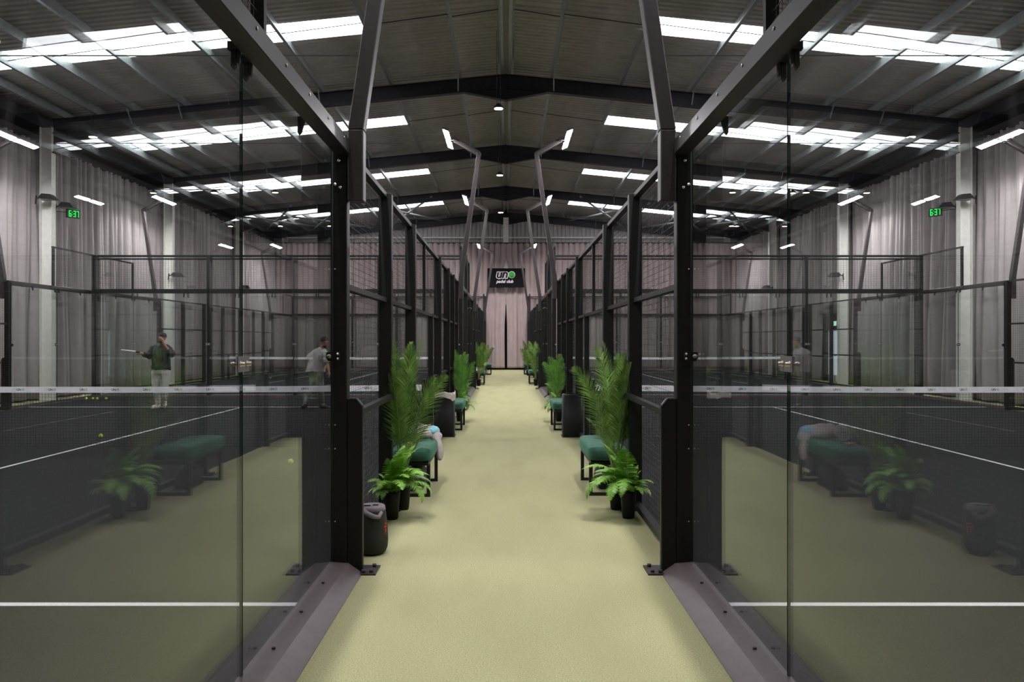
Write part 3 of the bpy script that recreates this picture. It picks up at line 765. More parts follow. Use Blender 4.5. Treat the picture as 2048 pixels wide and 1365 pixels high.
# ------------------------------------------------------------------ benches
def bench(label, m, x, y):
    """bench beside the fence, long side along y; local x 0 at fence, + towards corridor"""
    t = thing('upholstered_bench', label, 'bench', (x, y, 0), 0, 'green cushioned benches in the corridor')
    mb = MB(); L, W, z0, z1 = 1.16, .40, .355, .50
    ny, nx = 16, 8; vs = []; fs = []
    def sup(u, v):
        return 1
    # soft box: superellipsoid with shallow ripples
    nu, nv = 32, 16
    for j in range(nv+1):
        ph = -pi/2+pi*j/nv; c, s_ = math.cos(ph), math.sin(ph); cz = math.copysign(abs(s_)**.35, s_); cr = abs(c)**.35
        for i in range(nu):
            th = 2*pi*i/nu; cx, sx = math.cos(th), math.sin(th)
            X = math.copysign(abs(cx)**.3, cx)*cr*W/2; Yy = math.copysign(abs(sx)**.3, sx)*cr*L/2
            r = .006*math.sin(Yy*38+X*9)+.004*math.sin(Yy*71)
            vs.append((W/2+X, Yy, (z0+z1)/2+cz*(z1-z0)/2+(r if cz > 0 else 0)))
    for j in range(nv):
        for i in range(nu): fs.append((j*nu+i, j*nu+(i+1) % nu, (j+1)*nu+(i+1) % nu, (j+1)*nu+i))
    MB().add(vs, fs, 0, True).mirror(m).build('cushion', M['velvet'], t)
    MB().box(.03, W-.03, -L/2+.05, L/2-.05, .325, .358).mirror(m).build('seat_frame', M['black'], t)
    for yy in (-.44, .44):
        f = MB().box(.03, .065, yy-.02, yy+.02, 0, .33).box(W-.055, W-.02, yy-.02, yy+.02, 0, .33).box(.065, W-.055, yy-.02, yy+.02, 0, .03)
        f.mirror(m).build('leg', M['black'], t)
    return t
bL = bench('green cushioned bench on the left nearest the camera, with clothes on it', 1, -1.14+.0, 8.42)
bR = bench('empty green cushioned bench on the right nearest the camera', -1, 1.22, 8.48)
copy_tree(bL, 'second green bench on the left, just beyond the bin', (-1.14, 14.3, 0))
copy_tree(bR, 'second green bench on the right, just beyond the bin', (1.21, 14.3, 0))
copy_tree(bL, 'third green bench on the left, with a white paper on it', (-1.14, 28.4, 0))
copy_tree(bR, 'third green bench on the right, beside the far palms', (1.21, 28.8, 0))
copy_tree(bL, 'last green bench on the left, near the end curtain', (-1.05, 36.5, 0))
copy_tree(bR, 'last green bench on the right, near the end curtain', (1.21, 36.7, 0))

# bins
def bin_(label, x, y, w, liner):
    t = thing('rubbish_bin', label, 'bin', (x, y, 0))
    n = 28; h = .68
    mb = MB(); prof = [(.96, 0), (1.0, .02), (1.0, h)]
    vs = []; fs = []
    for r, z in prof+[(.93, h), (.93, .05)]:
        for k in range(n):
            th = 2*pi*k/n; c, s_ = math.cos(th), math.sin(th)
            vs.append((r*w/2*math.copysign(abs(c)**.32, c), r*.17*math.copysign(abs(s_)**.32, s_), z))
    for i in range(4):
        for k in range(n): fs.append((i*n+k, i*n+(k+1) % n, (i+1)*n+(k+1) % n, (i+1)*n+k))
    fs.append(tuple(range(n))[::-1]); fs.append(tuple(4*n+k for k in range(n)))
    MB().add(vs, fs, 0, True).build('body', M['pot'], t)
    MB().box(-w/2-.01, w/2+.01, -.18, .18, 0, .012).build('base', M['rubber'], t)
    if liner:
        vs = []; fs = []
        for q, (r, z) in enumerate(((.92, .60), (.93, .70), (1.0, .715), (1.06, .69), (1.08, .62))):
            for k in range(n):
                th = 2*pi*k/n; c, s_ = math.cos(th), math.sin(th)
                jig = (.02*math.sin(3*th+1)+.015*math.sin(7*th)) if q > 1 else 0
                vs.append((r*w/2*math.copysign(abs(c)**.32, c), r*.17*math.copysign(abs(s_)**.32, s_), z+jig-(.02*c if q > 2 else 0)))
        for i in range(4):
            for k in range(n): fs.append((i*n+k, i*n+(k+1) % n, (i+1)*n+(k+1) % n, (i+1)*n+k))
        MB().add(vs, fs, 0, True).build('liner', M['liner'], t, label='beige bin liner folded over the rim')
    else:
        MB().lathe([(1.0, .0), (1.0, .012), (.9, .016), (.9, 0)], 28, (0, 0, .68), 0, w/2, .17).build('rim', M['black'], t)
    return t
bin_('black bin on the left with a beige liner folded over its rim', -1.0, 13.05, .32, True)
bin_('plain black bin on the right without a liner', 1.08, 13.0, .32, False)

# ------------------------------------------------------------------ plants
def palm_frond(L, lean, az, droop, nleaf=46, ll=.20, w=.011, start=.32, twist=0., base=(0,0,.2)):
    mb = MB(); pts = []; seg = 24
    ca, sa = math.cos(az), math.sin(az)
    pos = Vector(base); el = pi/2-lean
    dirs = []
    for i in range(seg+1):
        pts.append(pos.copy()); d = Vector((ca*math.cos(el), sa*math.cos(el), math.sin(el))); dirs.append(d)
        pos = pos+d*(L/seg); el -= droop/seg*(i/seg)*2
    mb.tube(pts, [.006*(1-.8*i/seg) for i in range(seg+1)], 5, 1)
    side0 = Vector((-sa, ca, 0))
    for k in range(nleaf):
        f = start+(1-start)*(k/(nleaf-1)); q = f*seg; i = min(int(q), seg-1); p = pts[i].lerp(pts[i+1], q-i); d = dirs[i]
        g = (f-start)/(1-start)
        l = ll*(math.sin(pi*min(1, .18+g*.82))**.6)*(1-.25*g)+.02
        for sgn in (-1, 1):
            s_ = side0 if twist == 0 else (Matrix.Rotation(twist, 3, d) @ side0)
            up = d.cross(s_).normalized()
            dr = (s_*sgn*(.80-.35*g) + d*(.62+.3*g) + up*.25*(1 if up.z > 0 else -1) + Vector((random.uniform(-.08,.08), random.uniform(-.08,.08), random.uniform(-.12,.02)))).normalized()
            wv = dr.cross(up).normalized()*w/2
            a = p; b = p+dr*l*.45+Vector((0,0,.004)); c = p+dr*l-Vector((0,0,l*.10)); 
            mb.add([a-wv*.5, a+wv*.5, b+wv, b-wv, c, b+Vector((0,0,-.002)), a+Vector((0,0,-.001))], [(0,6,5,3), (6,1,2,5), (3,5,4), (5,2,4)], 0)
    return mb
def potted_palm(label, x, y, h, m, spread=1., seed=1, r=.075, side=None, group='potted palms along the corridor', stems='stem'):
    side = 1 if x < 0 else -1
    random.seed(seed)
    t = thing('potted_palm', label, 'palm', (x, y, 0), 0, group)
    MB().lathe([(0, .0), (r*.72, .0), (r*.80, .02), (r, .20), (r*1.06, .20), (r*1.06, .225), (r*.95, .225), (r*.93, .19), (0, .19)], 24).build('pot', M['pot'], t)
    MB().lathe([(0, .195), (r*.93, .195)], 16).build('soil', M['soil'], t)
    for k in range(3):
        a = k*2.1; MB().tube([(.015*math.cos(a), .015*math.sin(a), .19), (.02*math.cos(a), .02*math.sin(a), .38), (.03*math.cos(a), .03*math.sin(a), .50)], [.013, .011, .007], 7).build('stem', M[stems], t)
    nf = 13
    for k in range(nf):
        az = 2*pi*k/nf*1.0+random.uniform(-.25, .25); inner = k % 2
        L = (h-.2)*(1.0 if inner else .86)*random.uniform(.88, 1.03); lean = (.05 if inner else .13)*spread*random.uniform(.6, 1.4)
        low = k in (2, 9)
        if low: L *= .52; lean = .30; az = math.atan2(-1.0 if k == 2 else .9, side*.75)
        away = math.cos(az)*side < -.1
        if away: lean *= .55
        tw = random.uniform(-.7, .7)+(pi/2 if abs(math.sin(az)) < .5 else 0)
        palm_frond(L, lean, az, .95 if low else (.12 if away else (.30*spread if inner else .55*spread)), int(44*L), .17 if away else .21, .0095, .34, tw, (.02*math.cos(az), .02*math.sin(az), .25)).build('frond', [M[m], M['stemg']], t)
    return t
def fern_frond(L, az, lift, droop, seed):
    mb = MB(); seg = 18; ca, sa = math.cos(az), math.sin(az); pos = Vector((0,0,0)); el = lift; pts = []; dirs = []
    for i in range(seg+1):
        pts.append(pos.copy()); d = Vector((ca*math.cos(el), sa*math.cos(el), math.sin(el))); dirs.append(d); pos = pos+d*(L/seg); el -= droop/seg*(.4+1.2*i/seg)
    mb.tube(pts, [.0035*(1-.8*i/seg) for i in range(seg+1)], 5, 1)
    side = Vector((-sa, ca, 0)); n = int(L*74)
    for k in range(n):
        f = .14+.86*k/(n-1); q = f*seg; i = min(int(q), seg-1); p = pts[i].lerp(pts[i+1], q-i); d = dirs[i]
        l = L*.20*math.sin(pi*min(1., .22+.78*f))**.8+.006; up = side.cross(d).normalized()
        for sgn in (-1, 1):
            dr = (side*sgn+d*.35-up*.0+Vector((0, 0, random.uniform(-.22, .05)))).normalized(); wv = d.normalized()*.0052
            vs = [p-wv*.8, p+wv*.8]; fs = []
            for j, (tt, ww) in enumerate(((.25, 1.15), (.5, .95), (.75, .65))):
                c = p+dr*l*tt-Vector((0,0,l*.12*tt*tt)); vs += [c-wv*ww*(1.15 if j % 2 else .9), c+wv*ww]
            vs.append(p+dr*l-Vector((0,0,l*.14)))
            mb.add(vs, [(0,1,3,2), (2,3,5,4), (4,5,7,6), (6,7,8)], 0)
    return mb
def potted_fern(label, x, y, seed, r=.068, L=.52, n=34, zb=.235):
    random.seed(seed)
    t = thing('potted_fern', label, 'fern', (x, y, 0), 0, 'potted ferns along the corridor')
    MB().lathe([(0, 0), (r*.70, 0), (r*.80, .02), (r, .19), (r*1.05, .235), (r*1.0, .24), (r*.93, .20), (0, .20)], 24).build('pot', M['pot'], t)
    MB().lathe([(0, .205), (r*.93, .205)], 16).build('soil', M['soil'], t)
    for k in range(n):
        az = 2*pi*k/n*1.618*1.9+random.uniform(-.2, .2); LL = L*random.uniform(.75, 1.12); lift = (1.45, 1.25, 1.0, 1.1)[k % 4]; dr = (1.1, 2.0, 2.9, 2.4)[k % 4]*random.uniform(.85, 1.1)
        if math.cos(az)*(1 if x < 0 else -1) < -.2: LL *= .55
        o = fern_frond(LL, az, lift, dr, k).build('frond', [M['fern'], M['stemg']], t); o.location = (0, 0, .20)
    return t
potted_palm('tall potted palm on the left, nearest the camera, in front of the bench', -.96, 7.38, 1.50, 'palm', 1.1, 11)
potted_palm('tall potted palm on the right, nearest the camera, in front of the bench', 1.03, 7.38, 1.50, 'palm', 1.1, 23)
potted_fern('bright green potted fern at the foot of the left palm', -1.00, 6.98, 5)
potted_fern('bright green potted fern at the foot of the right palm', 1.08, 7.02, 9)
potted_palm('bright potted palm on the left beyond the second bench', -.93, 16.0, 1.30, 'palm2', 1.15, 31)
potted_palm('bright potted palm on the right beyond the second bench', 1.05, 16.0, 1.30, 'palm2', 1.15, 37)
potted_fern('potted fern on the left beyond the second bench', -.90, 15.4, 41, L=.46)
potted_fern('potted fern on the right beyond the second bench', 1.02, 15.4, 43, L=.46)
potted_palm('potted palm on the left beside the third bench', -.93, 27.3, 1.46, 'palm', 1.3, 51, stems='orange')
potted_palm('potted palm on the right beside the third bench', 1.03, 27.5, 1.46, 'palm', 1.3, 57, stems='orange')
potted_palm('furthest potted palm on the right, before the end curtain', .98, 35.4, 1.5, 'palm', 1.2, 61)
potted_palm('furthest potted palm on the left, before the end curtain', -.98, 35.4, 1.45, 'palm', 1.2, 67)

# ------------------------------------------------------------------ smooth organic bodies
def capsule(mb, p, q, r1, r2, n=14, flat=(1, 1), mi=0):
    p = Vector(p); q = Vector(q); d = (q-p); L = d.length; d = d.normalized() if L > 1e-6 else Vector((0,0,1))
    u = Vector((0,1,0)) if abs(d.y) < .9 else Vector((1,0,0)); a = d.cross(u).normalized(); b = a.cross(d).normalized()
    rings = []
    for k in range(5): t = pi/2*(1-k/4.); rings.append((-math.sin(t)*r1, math.cos(t)*r1))
    for k in range(5): t = pi/2*k/4.; rings.append((L+math.sin(t)*r2, math.cos(t)*r2))
    vs = []; fs = []
    for s_, r in rings:
        r = max(r, 1e-4)
        for k in range(n): th = 2*pi*k/n; vs.append(p+d*s_+a*math.cos(th)*r*flat[0]+b*math.sin(th)*r*flat[1])
    for i in range(len(rings)-1):
        for k in range(n): fs.append((i*n+k, i*n+(k+1) % n, (i+1)*n+(k+1) % n, (i+1)*n+k))
    fs += [tuple(range(n))[::-1], tuple((len(rings)-1)*n+k for k in range(n))]
    mb.add(vs, fs, mi, True)
def loft(mb, secs, n=20):      # secs: (center, rx, ry) horizontal ellipses
    vs = []; fs = []
    for c, rx, ry in secs:
        for k in range(n): th = 2*pi*k/n; vs.append((c[0]+rx*math.cos(th), c[1]+ry*math.sin(th), c[2]))
    for i in range(len(secs)-1):
        for k in range(n): fs.append((i*n+k, i*n+(k+1) % n, (i+1)*n+(k+1) % n, (i+1)*n+k))
    fs += [tuple(range(n))[::-1], tuple((len(secs)-1)*n+k for k in range(n))]
    mb.add(vs, fs, 0, True)
def remesh(mb, name, m, parent, voxel=.008, smooth=4, disp=0., dscale=.1, label=None, colour=None, rz=0):
    me = mb.mesh('tmp', m); o = bpy.data.objects.new('tmp', me); COL.objects.link(o)
    r = o.modifiers.new('r', 'REMESH'); r.mode = 'VOXEL'; r.voxel_size = voxel; r.use_smooth_shade = True
    s_ = o.modifiers.new('s', 'SMOOTH'); s_.iterations = smooth; s_.factor = .5
    dg = bpy.context.evaluated_depsgraph_get(); me2 = bpy.data.meshes.new_from_object(o.evaluated_get(dg))
    bpy.data.objects.remove(o); bpy.data.meshes.remove(me)
    if disp:
        nrm = [v.normal.copy() for v in me2.vertices]
        for v, nn in zip(me2.vertices, nrm):
            q = v.co/dscale; v.co += nn*disp*(mnoise.noise((q.x, q.y, q.z*.5))+.6*abs(mnoise.noise((q.x*2, q.y*2, q.z*.8+5))))
    me2.name = name; me2.polygons.foreach_set('use_smooth', [True]*len(me2.polygons))
    me2.materials.clear(); me2.materials.append(m)
    ob = bpy.data.objects.new(name, me2); COL.objects.link(ob); ob.parent = parent
    if label: ob['label'] = label
    return ob
def hand(mb, w, d, palm_n, curl=.6, s=1.):
    """w wrist, d direction of the palm, palm_n palm normal (side towards which fingers curl)"""
    w = Vector(w); d = Vector(d).normalized(); nn = Vector(palm_n).normalized(); side = d.cross(nn).normalized()
    capsule(mb, w, w+d*.075*s, .026*s, .032*s, 12, (1, 1))
    for k, (off, L) in enumerate(((-.030, .062), (-.010, .072), (.010, .068), (.029, .054))):
        p = w+d*.088*s+side*off*s; e = curl
        for j in range(3):
            dd = (d*math.cos(e)+nn*math.sin(e)).normalized(); q = p+dd*L*s*(.46, .32, .24)[j]
            capsule(mb, p, q, (.0095-.001*j)*s, (.0088-.001*j)*s, 8); p = q; e += curl
    p = w+d*.03*s-side*.028*s; q = p+(d*.6-side*.6+nn*.4).normalized()*.042*s; capsule(mb, p, q, .0115*s, .010*s, 8)
    capsule(mb, q, q+(d*.8-side*.1+nn*.6).normalized()*.032*s, .010*s, .008*s, 8)
def head(mb, c, yaw, s=1., pitch=0):
    """c centre of the skull; faces -y at yaw 0; yaw turns about z"""
    R = Matrix.Rotation(yaw, 4, 'Z') @ Matrix.Rotation(pitch, 4, 'X'); C = Vector(c)
    def P(x, y, z): return C+(R @ Vector((x, y, z)))*s
    sub = MB(); sub.sphere((0, 0, 0), 1, 18, 14)
    mb.add([P(x*.076, y*.094+.012, z*.098+.028) for x, y, z in sub.v], sub.f, 0, True)
    mb.add([P(x*.060, y*.075-.018, z*.080-.040) for x, y, z in sub.v], sub.f, 0, True)      # jaw
    capsule(mb, P(0, -.088, .010), P(0, -.108, -.020), .008*s, .013*s, 8)                   # nose
    capsule(mb, P(-.020, -.086, -.048), P(.020, -.086, -.048), .008*s, .008*s, 8)           # lips
    capsule(mb, P(-.028, -.080, .024), P(.028, -.080, .024), .010*s, .010*s, 8)             # brow
    capsule(mb, P(0, -.078, -.085), P(0, -.080, -.082), .020*s, .020*s, 8)                  # chin
    for q in (-1, 1): capsule(mb, P(q*.076, .010, -.018), P(q*.080, .016, .018), .011*s, .014*s, 8, (1, .6))
    return P
def eyes(P, s, parent):
    for q in (-1, 1):
        c = P(q*.031, -.083, .004); mb = MB(); mb.sphere(tuple(c), .0085*s, 10, 8); c2 = P(q*.031, -.0885, .004)
        e = mb.build('eye', M['greypl'], parent); MB().sphere(tuple(c2), .0050*s, 8, 6).build('pupil', M['hair'], e)
    c1, c2 = P(-.022, -.0965, -.050), P(.022, -.0965, -.050)

# person one: black hoodie, light sweatpants, bat in one hand, other hand at the face
p1 = thing('person', 'person in a black jacket and light sweatpants holding a padel racket, hand at face', 'person', (-7.94, 18.3, 0))
mb = MB()
loft(mb, [((0, .0, .84), .165, .115), ((0, 0, .95), .170, .115), ((0, 0, 1.08), .150, .105), ((0, 0, 1.22), .165, .115), ((.0, 0, 1.33), .155, .10), ((0, 0, 1.40), .10, .08), ((0, 0, 1.46), .065, .06)])
P1 = head(mb, (.035, -.02, 1.615), math.radians(-12), .98, math.radians(6))
capsule(mb, (.0, 0, 1.44), (.03, -.01, 1.56), .062, .055)
for a, b, c in (((-.09, .0, .86), (-.085, -.03, .49), (-.06, -.02, .10)), ((.09, .0, .86), (.075, -.02, .50), (.02, .10, .16))):
    capsule(mb, a, b, .088, .058); capsule(mb, b, c, .056, .036)
capsule(mb, (-.06, -.02, .10), (-.10, -.17, .045), .040, .032); capsule(mb, (.02, .10, .16), (.09, .0, .075), .040, .030)
RA = [(-.175, .0, 1.385), (-.27, .01, 1.20), (-.335, -.20, 1.27)]; LA = [(.175, 0, 1.385), (.27, -.06, 1.24), (.125, -.16, 1.50)]
for a, b, c in (RA, LA): capsule(mb, a, b, .050, .044); capsule(mb, b, c, .042, .028)
hand(mb, RA[2], (-.7, -.6, .15), (0, .4, -1), .75); hand(mb, LA[2], (-.25, .1, 1), (-1, .2, 0), .45)
body = remesh(mb, 'body', M['skin'], p1, .0065, 3)
eyes(P1, .98, p1)
mb = MB()       # jacket with raised sleeves
loft(mb, [((0, .0, .90), .205, .145), ((0, 0, .94), .215, .150), ((0, 0, 1.08), .205, .145), ((0, 0, 1.24), .200, .14), ((.0, 0, 1.35), .195, .125), ((0, 0, 1.42), .155, .105), ((0.01, 0, 1.47), .10, .085), ((0.015, 0, 1.50), .08, .075)])
capsule(mb, (-.05, 0, 1.46), RA[0], .055, .066); capsule(mb, (.05, 0, 1.46), LA[0], .055, .066); capsule(mb, RA[0], RA[1], .072, .068); capsule(mb, RA[1], tuple(Vector(RA[1]).lerp(Vector(RA[2]), .78)), .070, .055)
capsule(mb, LA[0], LA[1], .072, .076); capsule(mb, LA[1], tuple(Vector(LA[1]).lerp(Vector(LA[2]), .30)), .078, .060)
capsule(mb, (0, .09, 1.44), (0, .10, 1.40), .075, .07)       # hood at the back
remesh(mb, 'jacket', M['jacket'], p1, .008, 2, .022, .075, 'black jacket with sleeves pushed up')
mb = MB()
loft(mb, [((0, .0, .80), .175, .125), ((0, 0, .90), .190, .130), ((0, 0, .99), .17, .12)])
capsule(mb, (-.095, 0, .82), (-.09, -.03, .48), .112, .090); capsule(mb, (-.09, -.03, .48), (-.062, -.02, .14), .088, .062)
capsule(mb, (.095, 0, .82), (.08, -.02, .48), .112, .090); capsule(mb, (.08, -.02, .48), (.025, .09, .20), .088, .062)
remesh(mb, 'sweatpants', M['sweat'], p1, .008, 2, .022, .08, 'light grey sweatpants')
mb = MB()       # black cap of hair, beard
sub = MB().sphere((0, 0, 0), 1, 18, 12)
mb.add([P1(x*.086, y*.100+.022, z*.085+.052) for x, y, z in sub.v], sub.f, 0, True)
remesh(mb, 'hair', M['hair'], p1, .007, 2, .006, .02)
mb = MB(); mb.add([P1(x*.062, y*.06-.040, z*.050-.070) for x, y, z in sub.v], sub.f, 0, True)
remesh(mb, 'face_covering', M['hair'], p1, .006, 2, label='black face covering over mouth and chin')
for (a, b, c) in (((-.06, .01, .055), (-.105, -.20, .042), 'shoe'), ((.03, .13, .11), (.10, -.02, .055), 'shoe')):
    mb = MB(); capsule(mb, a, b, .056, .046, 12, (1, .9)); A = Vector(a); capsule(mb, A, A+Vector((0, 0, .06)), .052, .045)
    A2, B2 = Vector(a), Vector(b); capsule(mb, A2-Vector((0,0,.02)), B2-Vector((0,0,.012)), .050, .042, 12, (1, .5))
    remesh(mb, 'shoe', M['shoew'], p1, .007, 2, label='white patterned trainer')
# racket, held flat to the side
t = thing('padel_racket', 'white rimmed padel racket held by the person in black', 'racket', (-7.94-.375, 18.3-.26, 1.285))
vs = []; n = 28; mb = MB()
ctr = Vector((-.20, -.11, .045)); ax = Vector((-.86, -.46, .12)).normalized(); sd = Vector((.45, -.86, .0)).normalized(); nn = ax.cross(sd).normalized()
ring = [ctr+ax*(.135*math.cos(2*pi*k/n))+sd*(.125*math.sin(2*pi*k/n)) for k in range(n)]
mb.tube(ring+[ring[0]], .021, 8, 0, False); mb.build('frame', M['racketf'], t)
fc = MB(); fc.add([p+nn*.012 for p in ring]+[p-nn*.012 for p in ring], [tuple(range(n)), tuple(range(2*n-1, n-1, -1))]); fc.build('face', M['racketk'], t)
MB().tube([ctr-ax*.13, ctr-ax*.24], [.020, .016], 10).tube([ctr-ax*.10+sd*.05, ctr-ax*.17], .010, 6).tube([ctr-ax*.10-sd*.05, ctr-ax*.17], .010, 6).build('grip', M['rubber'], t)

# person two: pale T-shirt, grey trousers, walking to the right
p2 = thing('person', 'person in an off-white T-shirt and grey trousers walking past the near post', 'person', (-4.36, 18.25, 0))
mb = MB()
loft(mb, [((.0, .0, .80), .155, .115), ((.0, 0, .92), .155, .115), ((.02, 0, 1.05), .145, .105), ((.05, 0, 1.18), .155, .105), ((.08, 0, 1.25), .14, .09), ((.10, 0, 1.32), .085, .07), ((.12, 0, 1.38), .06, .06)])
P2 = head(mb, (.205, -.01, 1.515), math.radians(48), .98, math.radians(10))
capsule(mb, (.12, 0, 1.36), (.18, 0, 1.46), .060, .055)
capsule(mb, (-.05, .06, .84), (-.07, .02, .50), .088, .058); capsule(mb, (-.07, .02, .50), (-.27, .10, .17), .056, .038)
capsule(mb, (.07, -.05, .84), (.11, -.10, .50), .088, .058); capsule(mb, (.11, -.10, .50), (.14, -.02, .12), .056, .038)
capsule(mb, (-.27, .10, .17), (-.28, .02, .06), .040, .030); capsule(mb, (.14, -.02, .12), (.24, -.08, .05), .040, .030)
RB = [(.215, -.07, 1.275), (.27, -.10, 1.06), (.335, -.18, .86)]; LB = [(-.045, .06, 1.285), (-.20, .10, 1.14), (.0, .17, 1.03)]
for a, b, c in (RB, LB): capsule(mb, a, b, .048, .042); capsule(mb, b, c, .041, .027)
hand(mb, RB[2], (.2, -.25, -.9), (-1, .1, 0), .35); hand(mb, LB[2], (.8, -.6, .1), (0, 0, -1), .4)
remesh(mb, 'body', M['skin'], p2, .0065, 3); eyes(P2, .98, p2)
mb = MB()
loft(mb, [((-.01, .0, .85), .215, .160), ((-.005, 0, .92), .205, .155), ((.02, 0, 1.05), .190, .140), ((.05, 0, 1.18), .190, .14), ((.08, 0, 1.27), .18, .125), ((.10, 0, 1.34), .135, .10), ((.12, 0, 1.395), .080, .078)])
capsule(mb, (.12, 0, 1.36), RB[0], .055, .064); capsule(mb, (.09, 0, 1.36), LB[0], .055, .064); capsule(mb, RB[0], tuple(Vector(RB[0]).lerp(Vector(RB[1]), .78)), .070, .076); capsule(mb, LB[0], tuple(Vector(LB[0]).lerp(Vector(LB[1]), .70)), .070, .074)
remesh(mb, 't_shirt', M['tee'], p2, .008, 2, .020, .08, 'loose off-white T-shirt')
mb = MB()
loft(mb, [((0, .0, .76), .165, .125), ((0, 0, .84), .175, .130), ((0, 0, .92), .165, .12)])
capsule(mb, (-.05, .05, .80), (-.07, .02, .50), .110, .092); capsule(mb, (-.07, .02, .50), (-.21, .08, .27), .090, .066)
capsule(mb, (.07, -.05, .80), (.11, -.10, .50), .110, .088); capsule(mb, (.11, -.10, .50), (.14, -.03, .17), .086, .062)
remesh(mb, 'trousers', M['olive'], p2, .008, 2, .024, .08, 'grey trousers')
mb = MB(); capsule(mb, (-.21, .08, .27), (-.265, .10, .15), .058, .048); remesh(mb, 'sock', M['cyan'], p2, .008, 2, label='cyan cuff at the ankle')
mb = MB(); mb.add([P2(x*.084, y*.098+.022, z*.082+.056) for x, y, z in sub.v], sub.f, 0, True); remesh(mb, 'hair', M['hair'], p2, .007, 1, .014, .022, label='short curly black hair')
mb = MB(); mb.add([P2(x*.058, y*.055-.035, z*.040-.080) for x, y, z in sub.v], sub.f, 0, True); remesh(mb, 'beard', M['hair'], p2, .006, 2)
for a, b in (((-.265, .13, .07), (-.29, -.06, .045)), ((.13, -.0, .06), (.26, -.10, .045))):
    mb = MB(); A, B = Vector(a), Vector(b); capsule(mb, a, b, .056, .045, 12, (1, .9)); capsule(mb, A, A+Vector((0, 0, .06)), .050, .045)
    remesh(mb, 'shoe', M['shoeb'], p2, .007, 2, label='black trainer')

# ------------------------------------------------------------------ tennis balls
def ball(x, y, label, g=None):
    t = thing('tennis_ball', label, 'ball', (x, y, .0395), 0, g)
    t.rotation_euler = (random.random()*3, random.random()*3, 0)
    MB().sphere((0, 0, 0), .033, 18, 12).build('felt', M['ball'], t)
    pts = []
    for k in range(33):
        a = 2*pi*k/32; v = Vector((math.cos(a)+.35*math.cos(3*a), math.sin(a)-.35*math.sin(3*a), .95*math.sin(2*a))).normalized()*.0330; pts.append(v)
    MB().tube(pts, .0012, 4, 0, False).build('seam', M['signw'], t)
random.seed(3)
ball(-2.72, 10.05, 'pale yellow tennis ball on the near side of the left net')
ball(-6.50, 12.75, 'yellow tennis ball behind the left net near the centre line')
for x, y, lb in ((-11.03, 20.9, 'leftmost'), (-10.88, 20.95, 'second from the left'), (-10.72, 20.85, 'third from the left'), (-10.52, 20.92, 'rightmost')):
    ball(x, y, 'yellow tennis ball by the left corner post, %s of four' % lb, 'balls lying in the far left corner')
ball(-9.6, 32.4, 'small yellow ball lying on the far left court')

# ------------------------------------------------------------------ bench clutter, speaker
t = thing('folded_jacket', 'light taupe jacket with a cyan panel lying over the left bench', 'jacket', (-.93, 8.72, .50))
mb = MB()
sub2 = MB().sphere((0, 0, 0), 1, 20, 14)
for cx, cy_, cz, rx, ry, rz in ((-.02, .0, .055, .16, .16, .10), (.08, .02, .05, .12, .14, .085), (-.12, -.02, .08, .07, .10, .08), (.155, .0, .02, .07, .10, .06)):
    mb.add([(cx+x*rx, cy_+y*ry, cz+z*rz) for x, y, z in sub2.v], sub2.f, 0, True)
capsule(mb, (.17, -.06, .03), (.205, -.10, -.10), .045, .040); capsule(mb, (.205, -.10, -.10), (.215, -.12, -.20), .040, .032)
remesh(mb, 'cloth', M['taupe'], t, .007, 3, .014, .07)
mb = MB(); mb.add([(.13+x*.075, -.0+y*.105, .075+z*.055) for x, y, z in sub2.v], sub2.f, 0, True)
remesh(mb, 'panel', M['cyan'], t, .007, 2, .004, .05, 'cyan panel of the jacket')
t = thing('string_bag', 'white net bag lying on the left bench behind the palm', 'bag', (-1.08, 8.45, .50))
mb = MB()
for k in range(10):
    a = pi*k/10; pts = [(.07*math.cos(a)*math.cos(b), .11*math.sin(a)*math.cos(b), .09+.09*math.sin(b)) for b in [-pi/2+pi*j/10 for j in range(11)]]; mb.tube(pts, .0025, 4)
    pts = [(-x, -y, z) for x, y, z in pts]; mb.tube(pts, .0025, 4)
for j in range(1, 8):
    b = -pi/2+pi*j/8; mb.tube([(.07*math.cos(2*pi*k/16)*math.cos(b), .11*math.sin(2*pi*k/16)*math.cos(b), .09+.09*math.sin(b)) for k in range(17)], .0025, 4, 0, False)
mb.build('netting', M['signw'], t)
t = thing('striped_tube', 'small coral and pink striped tube on the left bench', 'tube', (-.98, 8.05, .522), .25)
MB().tube([(-.04, 0, 0), (-.008, 0, 0)], .014, 12).tube([(.004, 0, 0), (.018, 0, 0)], .014, 12).build('band', M['pinkred'], t)
MB().tube([(-.008, 0, 0), (.004, 0, 0)], .0142, 12).tube([(.018, 0, 0), (.045, 0, 0)], .0142, 12).build('cap', M['pinkw'], t)
t = thing('duffel_bag', 'black bag on the floor under the left bench', 'bag', (-.96, 8.45, .0))
mb = MB(); mb.add([(x*.13, y*.24, .135+z*.13) for x, y, z in sub2.v], sub2.f, 0, True); mb.box(-.09, .09, -.18, .18, .004, .05)
remesh(mb, 'body', M['rubber'], t, .01, 3, .01, .08)
MB().tube([(-.0, -.10, .25), (0, -.08, .29), (0, .08, .29), (0, .10, .25)], .01, 6).build('handle', M['black'], t)
t = thing('duffel_bag', 'black bag on the floor under the right bench', 'bag', (1.06, 8.55, .0))
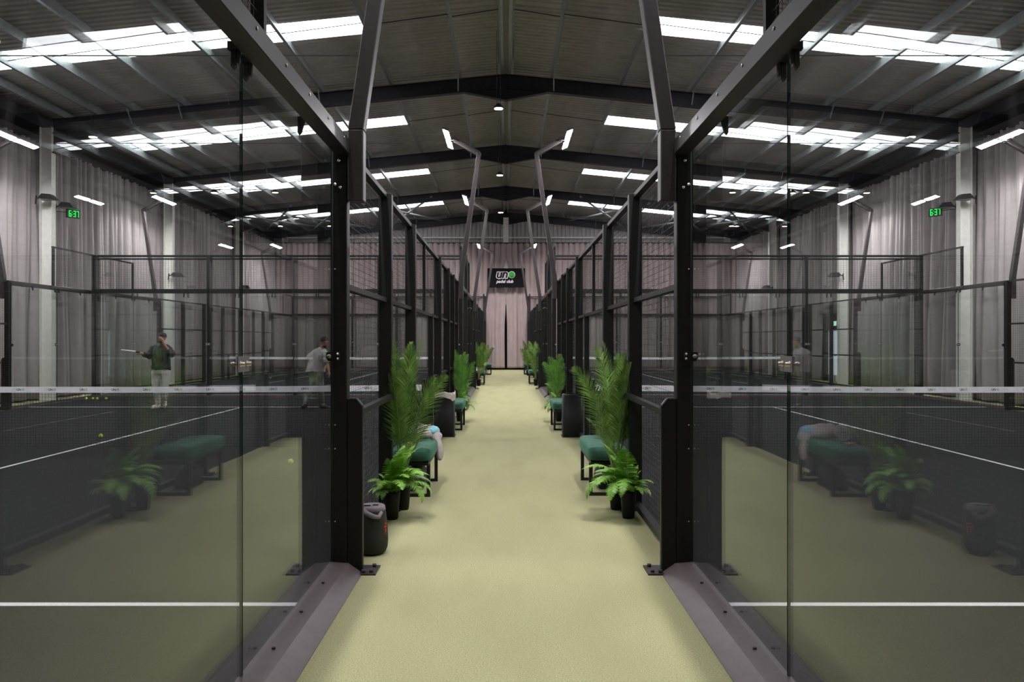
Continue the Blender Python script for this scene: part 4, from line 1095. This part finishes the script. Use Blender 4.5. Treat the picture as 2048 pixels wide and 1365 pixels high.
mb = MB(); mb.add([(x*.11, y*.24, .125+z*.12) for x, y, z in sub2.v], sub2.f, 0, True); mb.box(-.08, .08, -.18, .18, .004, .05)
remesh(mb, 'body', M['rubber'], t, .01, 3, .01, .08)
MB().tube([(-.0, -.10, .235), (0, -.08, .275), (0, .08, .275), (0, .10, .235)], .01, 6).build('handle', M['black'], t)
t = thing('paper_sheet', 'white paper standing on the third left bench', 'paper', (-1.0, 28.1, .495), .1)
MB().add([(-.10, 0, 0), (.16, 0, 0), (.17, .05, .13), (-.11, .05, .14), (-.10, .004, 0), (.16, .004, 0), (.17, .054, .13), (-.11, .054, .14)], [(0,1,2,3), (7,6,5,4), (0,4,5,1), (1,5,6,2), (2,6,7,3), (3,7,4,0)]).build('sheet', M['white'], t)

t = thing('portable_speaker', 'dark round portable speaker with a mauve grey top behind the left post', 'speaker', (-.985, 5.86, 0), 0)
MB().lathe([(0, 0.0), (.075, 0.0), (.098, .018), (.112, .05), (.116, .09), (.112, .2), (.100, .30), (.088, .335), (0, .34)], 32).build('body', M['speaker'], t)
MB().lathe([(.090, .315), (.097, .325), (.092, .350), (.080, .358), (0, .362)], 32).build('top_cap', M['greypl'], t)
f = MB()
f.tube([(-.05, -.085, .335), (-.02, -.112, .315), (.03, -.110, .292), (.062, -.088, .285), (.075, -.055, .315)], [.018, .020, .018, .016, .014], 8)
f.build('handle', M['greypl'], t)
MB().box(-.05, -.005, -.06, -.045, .360, .366).box(.01, .05, -.04, -.025, .360, .366).build('vent', M['rubber'], t)
MB().sphere((-.06, -.05, .36), .012, 8, 6).build('button', M['red'], t)
lg = MB()
for k, (z0, z1, a0, a1) in enumerate(((.235, .222, -.5, -.25), (.215, .200, -.55, -.28), (.193, .165, -.45, -.32), (.158, .146, -.45, -.34))):
    r = .1135; lg.add([(r*math.cos(a0), r*math.sin(a0), z0), (r*math.cos(a1), r*math.sin(a1), z0), (r*math.cos(a1), r*math.sin(a1), z1), (r*math.cos(a0), r*math.sin(a0), z1)], [(0,1,2,3)], 0)
lg.build('logo_print', M['red'], t)
